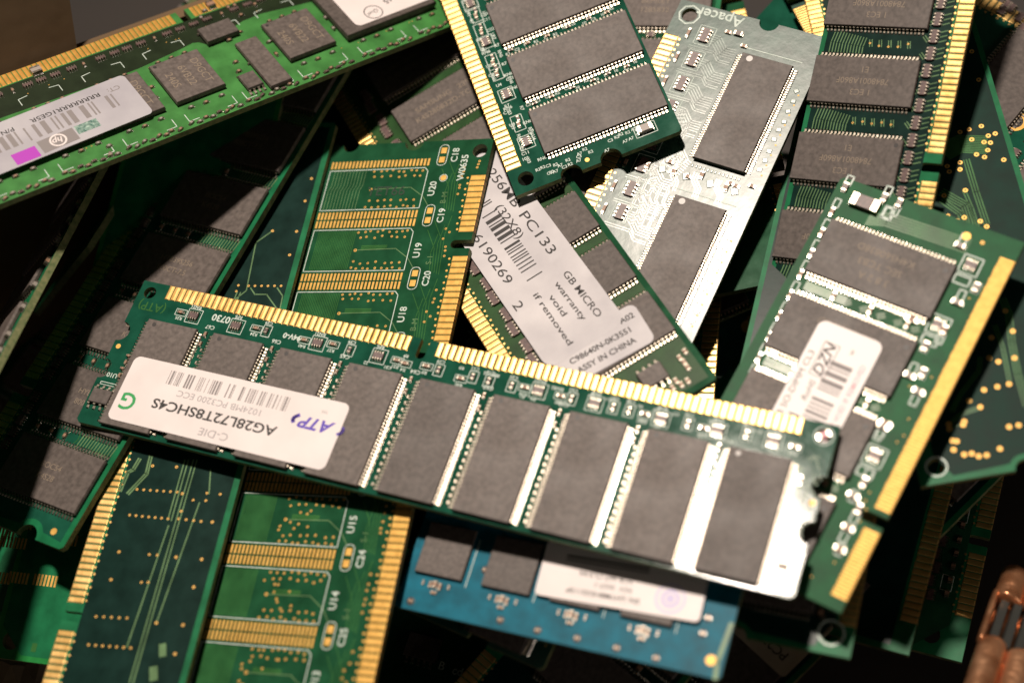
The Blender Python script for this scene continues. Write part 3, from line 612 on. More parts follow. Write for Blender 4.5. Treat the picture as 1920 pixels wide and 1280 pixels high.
mb = MB(); mb.cbox(-10.6, 3.0, 4.4, 2.2, .09, .11); child('foil_patch', mb.mesh('foil_patch', [M['foil']]), lb)
mb = MB(); mb.cbox(1.9, 4.1, 4.6, 2.9, .09, .11); child('magenta_patch', mb.mesh('magenta_patch', [M['ink_magenta']]), lb)
mb = MB(); mb.cbox(11.5, 4.1, 5.0, 2.0, .09, .11); child('grey_patch', mb.mesh('grey_patch', [M['ink_soft']]), lb)
lb = h.label(26.6, 13.0, 18.6, 19.8, 1.72, 1.2, 'label')
cx, cy = h.at(700, 23, 1.8); cx -= 26.6; cy -= 13.0
mb = MB(); mb.ring(cx, cy, 1.75, 1.95, .09, .1, 28); join_into(mb, text_mesh('Qual', 1.3, M['ink'], 0, .3), cx, cy, .096, .15); join_into(mb, text_mesh('65', 1.9, M['ink'], .03), cx - 4.3, cy - 1.6, .096, 0.2)
child('printed_text', mb.mesh('printed_text', [M['ink']]), lb)
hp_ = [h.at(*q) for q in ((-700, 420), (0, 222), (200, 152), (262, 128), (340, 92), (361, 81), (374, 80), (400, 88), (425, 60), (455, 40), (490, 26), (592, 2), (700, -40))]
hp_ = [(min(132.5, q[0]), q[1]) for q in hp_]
child('copper_shade_area', MB().poly([(hp_[-1][0], 3.3)] + hp_[::-1] + [(hp_[0][0], 3.3)], [], .004, .02).mesh('copper_shade_area', [M['mask_h']]), h.o)  # dark copper plane with the partial shade over this side painted in
h.done()

# ================================================================== module B: upper middle stick
b = Module('B', 'green memory module at the top middle, gold contacts on its left, two round notches', H=33.4, kind='DDR', mask='mask_teal', rim='mask_teal', flip=True, inset=0, hole=(2.8, 2.9, 1.55), end_notch=((11.2, 2.1), (19.2, 2.1)))
for j in range(9): b.chip(122.5 - 13.55 * j, 20.35, 10.4, 25.0, pins=33, pitch=.74, dot=(-3.9, -11.4, .45))
for px, py, t in ((893, 32, 0), (903, 62, 0), (911, 80, 1), (925, 120, 0), (950, 178, 1), (973, 235, 0), (987, 267, 1), (882, 8, 1), (932, 140, 0)):
    x, y = b.at(px, py)
    if t: b.pack(x, y, 0, 2.0, 1.5); silk_rect(b.silk, x, y, 3.0, 2.9)
    else: b.cap(x, y, 0, 1.2, .7); b.cap(x - 1.3, y + .3, 0, 1.2, .6, .45, 'res'); silk_rect(b.silk, x - .5, y, 3.6, 2.2)
for i in range(48): silk_text(b.silk, random.choice(('C11', 'R7', 'RN6', '103', 'U4', 'C52')), random.uniform(82, 129), random.choice((4.2, 4.6, 7.1)), .95, random.choice((0, PI/2)))
for i in range(30): silk_text(b.silk, random.choice(('C3', 'R2', 'A7')), random.uniform(129.2, 131.6), random.uniform(5, 30), .9, PI/2)
for j in range(9):
    xl = 115.7 - 13.55 * j
    for q in range(6): b.cap(xl + random.uniform(-.15, .15), 9.3 + q * 4 + random.uniform(-.6, .6), PI/2, .9, .45, .4, random.choice(('cer', 'res')))
    for q in range(12): silk_text(b.silk, random.choice(('C3', 'R2', '10')), xl + random.uniform(-.5, .5), 8.5 + q * 2.0, .85, PI/2)
x, y = b.at(1210, 243); b.cap(x, y, PI/2, 2.9, 1.5, 1.0, 'cerg'); silk_rect(b.silk, x, y, 2.4, 4.2)
x, y = b.at(1101, 300); b.vias.disc(x, y, .45, .01, .06, 14)
b.done()

# ================================================================== module C: labelled PC133 stick
c = Module('C', 'diagonal olive green memory module with large worn 256MB PC133 label', H=32.4, kind='SDR', mask='mask_olive', rim='mask', flip=True, inset=1.2, hole=(3, 3, 1.5), end_notch=((19.0, 1.8),), gold='gold')
for j in range(8): c.chip(115.3 - 14.6 * j, 20.3, 10.6, 22.0, pins=27, pitch=.8, marks=['SAMSUNG   229', 'K4S280832D-TCB0'] if j in (5, 6) else None, mrot=PI/2, msize=1.9)
for i in range(12):
    x = 127 - i * 8.6
    if x < 124: c.pack(x, 6.2, 0, 3.4, 1.7, .5, 4); c.pack(x - 3.7, 6.7, 0, 3.4, 1.7, .5, 4)
c.chip(126.3, 23.0, 4.0, 5.0, pins=4, pitch=1.27, h=1.0, pw=.45, name='eeprom_chip')
for px, py in ((1275, 672), (1283, 680), (1290, 690), (1268, 715), (1278, 722), (1290, 715), (1262, 728), (1285, 660)):
    x, y = c.at(px, py); c.cap(x, y, 0, 1.2, .8)
X0, Y0 = 86.2, 15.6
lb = c.label(X0, Y0, 55.1, 17.2, 1.12, 2.6, 'label_worn', rot=.022)
def on(px, py): x, y = c.at(px, py, 1.2); return x - X0, y - Y0
def row(t, p, q, sz, bold=.01, sp=1.0, mat='ink'):
    (ax, ay), (bx, by) = on(*p), on(*q); rot = math.atan2(by - ay, bx - ax); L = math.hypot(bx - ax, by - ay)
    me = text_mesh(t, sz, M[mat], bold, space=sp, align='CENTER'); xs = [v.co.x for v in me.vertices]; k = L / ((max(xs) - min(xs)) / MM)
    for v in me.vertices: v.co.x *= k
    mb = MB(); join_into(mb, me, (ax + bx) / 2, (ay + by) / 2, .096, rot); child('printed_text', mb.mesh('printed_text', [M[mat]]), lb)
row('256MB', (922, 318), (972, 385), 2.9); row('PC133', (981, 400), (1036, 475), 2.9); row('(32X8)', (936, 385), (977, 445), 2.5); row('6190269', (893, 440), (953, 530), 2.8); row('2', (964, 568), (972, 580), 2.8)
row('GB MICRO', (1058, 512), (1120, 596), 2.0, .02); row('warranty', (1041, 531), (1092, 602), 1.7, .02); row('void', (1030, 556), (1056, 594), 1.7, .02); row('if removed', (1001, 552), (1065, 648), 1.7, .02)
(ax, ay), (bx, by) = on(905, 395), on(998, 525)
barcode(lb, ax - 8, bx, (ay + by) / 2 - .9, (ay + by) / 2 + 2.6, seed=9, unit=.38, fill=.5)
lb = c.label(115.2, 18.2, 9.6, 18.6, 1.10, 1.5, 'label_worn', rot=-.05)
mb = MB()
for i, t in enumerate(('24CMC4PLG G07 A02', 'C98640N-0K3551', 'ASSY IN CHINA')): join_into(mb, text_mesh(t, 1.75, M['ink'], .04), -2.4 + i * 2.5, 0, .096, PI/2)
child('printed_text', mb.mesh('printed_text', [M['ink']]), lb)
c.done()

# ================================================================== module K: glossy board catching the lamp
k = Module('K', 'glossy silver glinting memory module with two tall chips and white dots', H=31.75, kind='SDR', mask='mask_gloss', rim='mask_gloss', inset=0, hole=(3.0, 3.0, 1.6), end_notch=((18.9, 2.0),), gold='gold')
for j in range(4): k.chip(20.8 + 33.1 * j, 22.1, 10.6, 24.8, rot=PI/2, pins=44, pitch=.55, dot=(-3.4, 11.3, .65), dotmat='dotw')
k.silk.ring(3.0, 3.0, 2.0, 2.35, .02, .05, 8)
for i, (px, py) in enumerate(((1322, 68), (1300, 113), (1278, 158), (1257, 202), (1183, 355), (1165, 398), (1205, 310), (1225, 268))):
    x, y = k.at(px, py); k.pack(x, y, 0, 3.2, 1.9); silk_rect(k.silk, x, y, 4.4, 3.4); k.cap(x + .4, y - 3.4, 0, 2.2, .6, .4, 'cer')
    k.bundle([(x + .3, y + 1.3), (x + .3, y + 2.6), (x + 2.4, y + 4.7), (x + 2.4, y + 7.2)], 5, .55, .24)
    k.bundle([(x + 3.1, y - 2.2), (x + 3.1, y + 3.2), (x + 4.6, y + 4.7), (x + 4.6, y + 7.0)], 2, .5, .24)
k.bundle([(24, 9), (30, 9.5), (35, 13), (36, 16)], 9, .55, .22); k.bundle([(26, 12), (31, 12.2), (34.5, 15.5)], 5, .5, .2)
_seg, _cb, _via, _bun, _cap = k.tr.seg, k.tr.cbox, k.via, k.bundle, k.cap
IN = lambda x: x < 130
k.tr.seg = lambda p, q, *r_, **kw: _seg(p, q, *r_, **kw) if IN(p[0]) and IN(q[0]) else None
k.tr.cbox = lambda x, *r_, **kw: _cb(x, *r_, **kw) if IN(x) else None
k.via = lambda x, *r_, **kw: _via(x, *r_, **kw) if IN(x) else None
k.bundle = lambda P, *r_, **kw: _bun(P, *r_, **kw) if all(IN(p[0]) for p in P) else None
k.cap = lambda x, *r_, **kw: _cap(x, *r_, **kw) if IN(x) else None
for j in range(4):
    for q in range(9):
        k.tr.cbox(13 + 33.1 * j + q * 2.3 + random.uniform(-.3, .3), 29.9 + random.uniform(-.3, .3), .9, 1.0, .01, .12, 0, random.uniform(0, 1), .1); k.via(13.8 + 33.1 * j + q * 2.3, 30.5, .2)
    for q in range(4): k.cap(36.5 + 33.1 * j + random.uniform(-.8, .8), 9 + q * 5.4, 0, 1.5, .9, .5, 'cer'); k.tr.cbox(37 + 33.1 * j, 12 + q * 5, 1.6, 1.4, .01, .15, 0, .5, .12)
    for q in range(4):
        x = 37.2 + 33.1 * j; y = 9.5 + q * 4.6; k.bundle([(x - 1.5, y), (x, y), (x + 1.6, y + 1.6), (x + 3.4, y + 1.6)], 3, .5, .24)
    for q in range(13): k.tr.cbox(34.4 + 33.1 * j, 17.2 + q * .8, .7, .42, .01, .1, 0, 0, .1)
    for q in range(5): k.bundle([(40 + 33.1 * j, 8.6 + q * 1.6), (43.5 + 33.1 * j, 8.6 + q * 1.6), (44.6 + 33.1 * j, 9.7 + q * 1.6), (50 + 33.1 * j, 9.7 + q * 1.6)], 2, .45, .22)
    k.silk.line([(6.8 + 33.1 * j, 16.0), (6.8 + 33.1 * j, 28.4)], .2, .02, .05)
x, y = k.at(1385, 65); k.cap(x, y, PI/2, 1.8, 1.0, .6, 'res'); 
x, y = k.at(1350, 32); silk_text(k.silk, 'Apacer', 1.9 + 1.4, 11.2, 3.0, -PI/2 + PI * 0, .05) if 0 else silk_text(k.silk, 'Apacer', x, y, 3.4, -PI/2, .05)
for px, py in ((1395, 88), (1366, 62), (1257, 305), (1262, 325), (1290, 332), (1380, 350), (1370, 345), (1410, 350)):
    x, y = k.at(px, py); k.cap(x, y, PI/2, 1.2, .7)
L4 = [k.at(*pp, 1.1) for pp in ((866, 1160), (1008, 1196), (993, 1243), (868, 1193))]; kx, ky = sum(q[0] for q in L4) / 4, sum(q[1] for q in L4) / 4
print('K tan', [(round(q[0], 1), round(q[1], 1)) for q in L4])
k.label(112.0, ky - .2, 20, 13.5, 1.10, .8, 'label_tan')
k.done(tr='trace_k')

# ================================================================== module L: chips, right, gold edge facing right
l = Module('L', 'memory module at the upper right with long gold contact row facing right', H=29.2, kind='SDR', mask='mask_dark', rim='rim', inset=1.0, hole=(3, 3, 1.5), end_notch=())
def quadchip(mod, P, z=1.05, **kw):
    pts = [mod.at(px, py, z) for px, py in P]; cx = sum(p[0] for p in pts) / 4; cy = sum(p[1] for p in pts) / 4
    w_ = (math.dist(pts[0], pts[3]) + math.dist(pts[1], pts[2])) / 2; l_ = (math.dist(pts[0], pts[1]) + math.dist(pts[2], pts[3])) / 2
    rot = math.atan2(pts[1][1] - pts[0][1] + pts[2][1] - pts[3][1], pts[1][0] - pts[0][0] + pts[2][0] - pts[3][0]) - PI/2
    print('quadchip', round(cx, 1), round(cy, 1), round(w_, 1), round(l_, 1), round(math.degrees(rot), 1)); return cx, cy, w_, l_, rot
c2 = quadchip(l, ((1533, 90), (1722, 120), (1705, 215), (1512, 182))); c3 = quadchip(l, ((1500, 237), (1693, 270), (1675, 360), (1482, 328)))
pit = c2[0] - c3[0]; LW, LL = (c2[2] + c3[2]) / 2 * .97, (c2[3] + c3[3]) / 2; lcy = (c2[1] + c3[1]) / 2
for j in range(-3, 5):
    l.chip(c2[0] - pit * j, lcy, LW, LL, pins=26, pitch=LL / 27.5, dot=(3.6, -LL * .44, .45) if j == 1 else None, marks=['1 EC3', '7848001A860F', 'E1'] if j < 3 else None, mrot=PI/2 * (1 if j < 1 else 1), msize=1.75)
    xl = c2[0] - pit * (j + .5)
    l.bundle([(xl + pit * .11, lcy + LL * .22), (xl - pit * .02, lcy + LL * .24), (xl - pit * .13, lcy + LL * .24)], 12, .62, .2, l.tr2)
    for q in range(5): l.bundle([(xl + .8, lcy + LL * (.02 - .09 * q)), (xl - .6, lcy + LL * (-.02 - .09 * q) + .6)], 2, .5, .2, l.tr2); l.via(xl + random.uniform(-.5, .5), lcy - LL * .09 * q + .5, .26)
yp = l.at(1735, 150)[1]
for i in range(34):
    x = 8 + i * 3.55; l.pack(x, yp, 0, 2.8, 1.5, .5, 4)
    for q in range(3): l.bundle([(x + q - 1, yp - 1.2), (x + q - .6, yp - 2.4)], 1, .4, .2, l.tr2)
    l.bundle([(x - 1, yp + 1.1), (x, yp + 2.0)], 2, .5, .2, l.tr2)
l.done()

# ================================================================== module N: dark board, right
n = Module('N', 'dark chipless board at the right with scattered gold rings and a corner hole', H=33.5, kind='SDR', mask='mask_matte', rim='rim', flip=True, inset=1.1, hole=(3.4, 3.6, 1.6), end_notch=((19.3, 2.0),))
n.silk.ring(133.35 - 3.4, 3.6, 1.75, 2.1, .015, .03, 24)
NV = [(1808, 852), (1835, 855), (1850, 853), (1875, 841), (1892, 800), (1910, 797), (1845, 731), (1870, 725), (1892, 720), (1817, 751), (1838, 763), (1808, 790), (1779, 795), (1780, 804), (1806, 796), (1786, 826), (1794, 827), (1788, 843), (1822, 850), (1859, 633), (1899, 621), (1902, 671), (1855, 671), (1885, 583), (1872, 678),
      (1800, 248), (1817, 243), (1840, 237), (1822, 262), (1853, 255), (1866, 251), (1845, 267), (1857, 268), (1831, 290), (1852, 282), (1846, 295), (1800, 305), (1776, 312), (1800, 318), (1780, 322), (1882, 300), (1835, 150), (1822, 97), (1810, 357), (1777, 405), (1795, 413), (1808, 408), (1802, 421), (1838, 415), (1850, 425), (1841, 460), (1770, 367)]
for px, py in NV: x, y = n.at(px, py); n.vias.ring(x, y, .2, .52, .01, .06, 14); n.vias.disc(x, y, .2, .01, .03, 8, 1)
n.bundle([n.at(*p) for p in ((1770, 285), (1800, 270), (1850, 272))], 11, .42, .3); 
for P, q in ((((1812, 300), (1830, 360), (1850, 420)), 3), (((1765, 360), (1810, 385), (1825, 430), (1830, 440)), 4), (((1808, 358), (1822, 390), (1838, 440)), 2), (((1765, 375), (1800, 400), (1820, 440)), 3), (((1880, 560), (1892, 590), (1897, 640), (1908, 700), (1925, 760)), 3), (((1865, 610), (1880, 650), (1893, 715)), 2),
             (((1838, 670), (1836, 695), (1800, 740), (1785, 770)), 2), (((1838, 764), (1805, 775), (1785, 790)), 2), (((1806, 796), (1786, 800)), 1), (((1893, 590), (1894, 622)), 1)):
    n.bundle([n.at(*p) for p in P], q, .55, .3)
n.done()

# ================================================================== module R: blue laptop module
r = Module('R', 'blue laptop memory module with a white label below the big labelled stick', L=67.6, H=30.0, kind='SO', mask='mask_blue', rim='mask_blue', inset=0, hole=None, end_notch=(), padlen=(0, 2.6))
for q in (((795, 1003), (893, 1017), (869, 1082), (773, 1066)), ((930, 1028), (1030, 1045), (1008, 1112), (908, 1091))):
    pts = [r.at(x, y, 1.0) for x, y in q]; print('R chip', [(round(a_, 1), round(b_, 1)) for a_, b_ in pts])
rc = [sum(r.at(x, y, 1.0)[i] for x, y in q) / 4 for q in (((795, 1003), (893, 1017), (869, 1082), (773, 1066)),) for i in (0, 1)]
for j in range(4):
    cx = rc[0] - 14.6 * j; r.chip(cx, rc[1] - 1.2, 10.4, 11.0, pins=0, h=1.0)
    yb = rc[1] + 5.9
    r.cap(cx + .2, yb, PI/2, 1.4, 1.0, .55, 'cer'); r.cap(cx + 1.2, yb + .2, PI/2, 1.3, .6); r.cap(cx - .9, yb + .3, PI/2, 1.4, .7, .5, 'cer'); r.cap(cx + 2.8, yb + .1, PI/2, .9, .5, .4, 'cerg'); r.cap(cx - 2.8, yb, PI/2, .9, .5, .4, 'cerg'); r.cap(cx, yb + 1.7, 0, 1.2, .7)
    r.silk.line([(cx - 6.1, yb - 11), (cx - 6.1, yb - .8)], .18, .02, .05)
for px, py in ((770, 1126), (938, 1162), (1008, 1181), (1082, 1196), (1156, 1214), (1230, 1233), (1328, 1158), (1318, 1187), (910, 1068)):
    x, y = r.at(px, py); r.vias.disc(x, y, .85, .01, .05, 16, 2, .7); r.cap(x, y, 0, .9, .6, .3, 'cer')
x, y = r.at(1333, 1237); r.vias.disc(x, y, 1.0, .01, .06, 18)
r.tr2.line([r.at(1371, 1170), r.at(1345, 1240), r.at(1341, 1270)], .9, .01, .06)  # pale strip painted in for the glare along the right edge
L4 = [r.at(*p, 1.1) for p in ((1032, 1013), (1338, 1062), (1305, 1172), (999, 1106))]; cx = sum(p[0] for p in L4) / 4; cy = sum(p[1] for p in L4) / 4
wl = math.dist(L4[0], L4[1]); hl = (math.dist(L4[1], L4[2]) + math.dist(L4[0], L4[3])) / 2
lb = r.label(cx, cy, wl, hl, 1.05, 1.0, 'label', rot=math.atan2(L4[0][1] - L4[1][1], L4[0][0] - L4[1][0]))
printed(lb, [('P/N', 7.6, -.3, 1.4, 'ink_soft', 0, 0, 1.0, 0), ('2GB 667 CL5 V1', 1.2 + 2, -.2, 1.6, 'ink', .02, 0, 1.0, 0), ('REV  0607-1', 2.4 - 1, 1.7, 1.4, 'ink_grey', .02, 0, 1.1, 0), ('SN: LHYM8H532115P', 3.0, 3.6, 1.5, 'ink', .02, 0, 1.1, 0)])
mb = MB(); mb.ring(-10.2, 2.0, 1.2, 1.9, .09, .1, 24); mb.disc(-10.2, 2.0, .9, .09, .1, 16); mb.ring(-10.2, 2.0, 2.6, 3.0, .09, .1, 28); child('logo', mb.mesh('logo', [M['ink_lilac']]), lb)
mb = MB(); mb.cbox(3.5, -3.2, 17, .5, .09, .1); mb.cbox(3.5, -2.4, 17, .3, .09, .1); child('printed_line', mb.mesh('printed_line', [M['ink']]), lb)
r.vias_m = None
r.done()

# ================================================================== remaining, mostly covered modules
def plain(key, label, chips=(), rot=PI/2, **kw):
    mm = Module(key, label, **kw); return mm
j_ = Module('J', 'dark board corner with mounting hole under the right end of the topmost module', H=31.0, kind='DDR', mask='mask_dark', rim='rim', inset=1.0, hole=(4.0, 4.0, 1.9), end_notch=((20.5, 1.9),))
x, y = j_.at(1440, 1120, .8)
ja, jb = j_.at(1362, 1128, .3), j_.at(1516, 1160, .3); jx = (ja[0] + jb[0]) / 2; jl = abs(ja[1] - jb[1])
for i in range(3): j_.chip(jx + 6.0 + 14.5 * i, (ja[1] + jb[1]) / 2, 10.4, jl + 1.4, pins=18, pitch=jl / 17.5, h=1.2, pw=.42)
j_.silk.ring(4.0, 4.0, 2.1, 2.5, .015, .04, 24); j_.cap(7.2, 6.4, .5, 2.2, 1.0); j_.cap(9, 3.6, .5, 1.2, .8); j_.done()
t = Module('T', 'dark green module end with mounting hole, beside the copper heat sink', H=31.75, kind='SDR', mask='mask', rim='rim', inset=1.0, hole=(3.6, 6.2, 1.6), end_notch=((19, 2.0),))
for i in range(8):
    t.chip(22 + 13.9 * i, 21, 10.2, 20, pins=27, pitch=.7)
    for q in range(5): t.pack(11 + 13.9 * i + 2.7 * q, 8.0 + .6 * (q % 2), 0, 2.2, 1.4); t.cap(12 + 13.9 * i + 2.7 * q, 5.2, 0, 1.3, .8)
    silk_rect(t.silk, 14 + 13.9 * i, 5.6, 3.0, 2.0)
t.done()
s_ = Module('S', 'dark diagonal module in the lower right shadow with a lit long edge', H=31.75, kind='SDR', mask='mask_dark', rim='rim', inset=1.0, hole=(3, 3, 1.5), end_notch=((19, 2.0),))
for i in range(9): s_.chip(13.5 + 13.9 * i, 19.5, 10.2, 20.4, pins=27, pitch=.74)
x, y = s_.at(1440, 1195, 1.1); lb = s_.label(x - 3, y - 6, 13, 26, 1.12, .8, 'label_tan'); mb = MB()
for i in range(3): join_into(mb, text_mesh(('PC2700', 'CL2.5', '512MB')[i], 2.4, M['ink'], .04), 3.4 - 3 * i, 7, .1, -PI/2)
child('printed_text', mb.mesh('printed_text', [M['ink']]), lb); s_.done()
u = Module('U', 'bare green board corner buried right of the mounting hole corner', H=31.75, kind='DDR', mask='mask_dark', rim='rim', inset=1.0, hole=None, end_notch=((19, 2.0),)); u.done()
p = Module('P', 'module with brown chips showing between the top middle module and glossy board', H=31.75, kind='SDR', mask='mask', rim='rim', inset=1.0, hole=None, end_notch=())
xr = p.at(1205, 62, .6)[0]
for i in range(-3, 6): p.chip(xr + 6.9 + 13.4 * i, 19.0, 10.4, 22.2, pins=27, pitch=.8, marks=['BLMLEY', '1285832'] if i in (-1, 0) else None, mrot=PI/2)
for i in range(-3, 6):
    for q in range(5): p.pack(xr + 13.4 * i, 10 + q * 4.4, 0, 1.3, 1.4, .4, 3)
p.done()
p3 = Module('P3', 'glossy board with bright gold contacts behind the notched glossy module end', L=67.6, H=22.0, kind='SO', mask='mask_gloss', rim='mask_gloss', inset=0, hole=None, end_notch=())
for q in range(20): p3.cap(random.uniform(6, 40), random.uniform(4, 9), random.random() * 3, 1.3, .8)
p3.done()
p5 = Module('P5', 'small board with gold contacts at the very top behind the glossy module', H=22.0, kind='SDR', mask='mask_gloss', rim='mask', inset=0, hole=None, end_notch=()); 
for q in range(6): p5.pack(50 + 4 * q, 5.6, 0, 3.0, 1.7)
p5.done()
p6 = Module('P6', 'dark module with a bare green end wedged between the glossy board and the laptop module', H=31.75, kind='SDR', mask='mask_teal', rim='rim', inset=1.0, hole=None, end_notch=())
xr = p6.at(1435, 440, .8)
for i in range(4): p6.chip(xr[0] + 7.0 - 14 * i, 20.5, 10.2, 21.5, pins=27, pitch=.78); p6.bundle([(xr[0] - 14 * i + 1, 24), (xr[0] - 14 * i - .5, 24.4)], 9, .6, .3, p6.tr2)
p6.done()
p7 = Module('P7', 'grey blue glinting board corner beside the left edge of the laptop module', L=60, H=28, kind='NONE', mask='mask_blue', rim='mask_gloss', inset=0, hole=(26, 10, 1.2), end_notch=())
x, y = p7.at(1372, 708); p7.silk.line([(x, y - 4), (x, y + 6)], .4, .01, .05); x, y = p7.at(1404, 612); p7.vias.disc(x, y, 1.6, .01, .1, 16); x, y = p7.at(1412, 600); p7.vias.disc(x, y, 1.3, .01, .1, 16)
p7.done()
p8 = Module('P8', 'narrow glimpse of a module with gold contacts facing right beneath the diagonal olive module', H=27, kind='SDR', mask='mask', rim='rim', inset=1.0, hole=None, end_notch=()); p8.done()
p9 = Module('P9', 'small patch of green board with a white angle mark below the olive module contacts', L=90, H=24, kind='NONE', mask='mask', rim='mask', inset=0, hole=None, end_notch=())
x, y = p9.at(879, 632); p9.silk.line([(x - 1.2, y + .6), (x + .3, y + .9), (x + .6, y - .8)], .35, .01, .06); p9.done()
o_ = Module('O', 'board at the top right corner with a gold ringed hole and one slanted chip', L=133.35, H=31.75, kind='SDR', mask='mask_teal', rim='mask_teal', inset=0, hole=None, end_notch=())
x, y = o_.at(1893, 122, .9); o_.chip(x - 2, y + 2.4, 10.4, 21, pins=27, pitch=.75); o_.chip(x - 17, y + 2.4, 10.4, 21, pins=27, pitch=.75)
x, y = o_.at(1902, 227); o_.vias.ring(x, y, 1.55, 2.2, .01, .08, 28); o_.vias.disc(x, y, 1.55, .0, .02, 24, 1)
for px, py in ((1887, 12), (1895, 18), (1880, 22), (1912, 35), (1916, 55), (1902, 290), (1910, 195), (1890, 195)): x, y = o_.at(px, py); o_.pack(x, y, PI/2, 2.2, 1.4)
x, y = o_.at(1918, 330, .9); o_.chip(x - 4, y + 4, 10, 20, pins=27, pitch=.74)
o_.done()
w_ = Module('W', 'shaded green board at the lower left corner with orange empty pads and a round hole', H=31.75, kind='NONE', mask='rim', rim='rim_bright', inset=1.0, hole=(3.4, 3.4, 1.7), end_notch=())
for px, py, nn in ((15, 1000, 5), (28, 1017, 8), (50, 982, 5), (5, 1083, 6), (38, 1083, 6), (88, 1088, 7), (130, 1012, 6)):
    x, y = w_.at(px, py); mb = MB()
    for i in range(nn): mb.cbox(x, y + (i - nn / 2) * .72, 2.1, .42, .01, .06)
    child('solder_pad_row', mb.mesh('solder_pad_row', [M['pad']]), w_.o)
x, y = w_.at(64, 1213); w_.tr.cbox(x, y, 1.6, 1.0, .01, .05); w_.done()
y_ = Module('Y', 'dark green board at the bottom centre with pale lettering, below the blue module', H=34, kind='NONE', mask='mask', rim='rim', inset=1.0, hole=None, end_notch=())
x, y = y_.at(792, 1212, .8); y_.chip(x, y, 6.5, 4.5, pins=0, h=1.0); child('pin_row', pins_mesh(5, 1.2, .5, 1.0, .5), y_.o, x, y + 2.2, 0, PI/2)
for t_, px, py, sz in (('B', 828, 1248, 2.2), ('cdom', 872, 1262, 2.2)): x, y = y_.at(px, py); silk_text(y_.silk, t_, x, y, sz, PI, .04, .09)
for px, py in ((905, 1252), (940, 1266), (955, 1268), (815, 1232), (960, 1255), (948, 1262)): x, y = y_.at(px, py); y_.cap(x, y, 0, 1.6, 1.0)
y_.done()
y2 = Module('Y2', 'module edge crossing diagonally in the dark under the blue module', H=31.75, kind='SDR', mask='mask_dark', rim='rim', inset=1.0, hole=None, end_notch=())
for i in range(6): y2.chip(20 + 14 * i, 20, 10.2, 20, pins=27, pitch=.74); y2.cap(27 + 14 * i, 24, 0, 1.6, .9)
y2.done()
# ================================================================== free placements
def at3(px, py, z): return Vector(((px - 960) / 3000 * z, (py - 640) / 3000 * z, z))
def pose3(key, anchor, xdir, ydir, b0=(0, 0)):
    """pose from lens-frame axes: xdir, rough ydir, board point b0 at anchor"""
    X = Vector(xdir).normalized(); Y = Vector(ydir); Y = (Y - X * X.dot(Y)).normalized(); Z = X.cross(Y)
    R = Matrix((X, Y, Z)).transposed(); T = Vector(anchor) - R @ Vector((b0[0], b0[1], 0))
    POSES[key] = ([list(r_) for r_ in R], list(T), 1.0)
# modules standing almost on edge at the far left
def edge_on(key, p0, z0, p1, z1, lean, label, chips=True, H=30.0, b0=(0, 0), **kw):
    a_, b_ = at3(*p0, z0), at3(*p1, z1); pose3(key, a_, b_ - a_, Vector(lean), b0)
    mm = Module(key, label, H=H, kind='NONE', mask='mask_dark', rim='rim', inset=0, hole=None, end_notch=(), **kw)
    if chips:
        for i in range(9): mm.chip(11 + 13.9 * i, 13, 10.2, 20, pins=20, pitch=.95)
        for i in range(24): mm.cap(4 + 5.4 * i + random.uniform(-1, 1), 1.4, 0, 1.6, .9, .8, random.choice(('cerg', 'cer')))
    mm.done(); return mm
edge_on('E1', (0, 668), 277, (175, 340), 303, (-.37, -.07, .93), 'module standing on its edge at the far left, its bare edge strip catching light', b0=(30, 0))
edge_on('E2', (163, 462), 312, (250, 325), 326, (-.30, -.08, .95), 'thin module edge in deep shadow under the bright green stick', chips=False)

# unseen box side added to keep the lamp out of the hollow below; one flap folded open
def on_h(x, y, z): return world(h.R @ Vector((x * h.s, y * h.s, z * h.s)) + h.T)
def slab(pts, nv, th, name):
    vs = [Vector(p) for p in pts]; nn = len(vs); vs += [v + nv * th for v in vs]; fs = [tuple(range(nn)), tuple(range(2 * nn - 1, nn - 1, -1))]
    fs += [(i, i + nn, (i + 1) % nn + nn, (i + 1) % nn) for i in range(nn)]
    me = bpy.data.meshes.new(name); me.from_pydata([tuple(v) for v in vs], [], fs); me.materials.append(M['card']); me.update(); return me
bx = bpy.data.objects.new('cardboard_box', None); COL.objects.link(bx); bx['label'] = 'open brown cardboard box flap behind the bright green module, top left corner'; bx['category'] = 'cardboard box'
A_, B_ = on_h(-2, -.6, -2.2), on_h(190, -.6, -2.2)
nw = Vector((B_.y - A_.y, A_.x - B_.x, 0)).normalized(); nw = nw if nw.y > 0 else -nw
child('shade_wall', slab([A_, B_, (B_.x, B_.y, 0), (A_.x, A_.y, 0)], nw, .003, 'shade_wall'), bx)
F0, F1 = on_h(190, -1.2, -2.4), on_h(84, -1.2, -2.4)
rd = (F1 - F0).normalized(); Lw = (W3 @ LDIR).normalized(); wv = (Lw - rd * Lw.dot(rd)).normalized(); nf = rd.cross(wv)
if nf.dot(world((0, 0, 0)) - F0) < 0: nf = -nf
w2 = wv * math.cos(.075) - nf * math.sin(.075); n2 = nf * math.cos(.075) + wv * math.sin(.075)
child('box_flap', slab([F0, F1, F1 + w2 * .075 + rd * .012, F0 + w2 * .075], -n2, .003, 'box_flap'), bx)

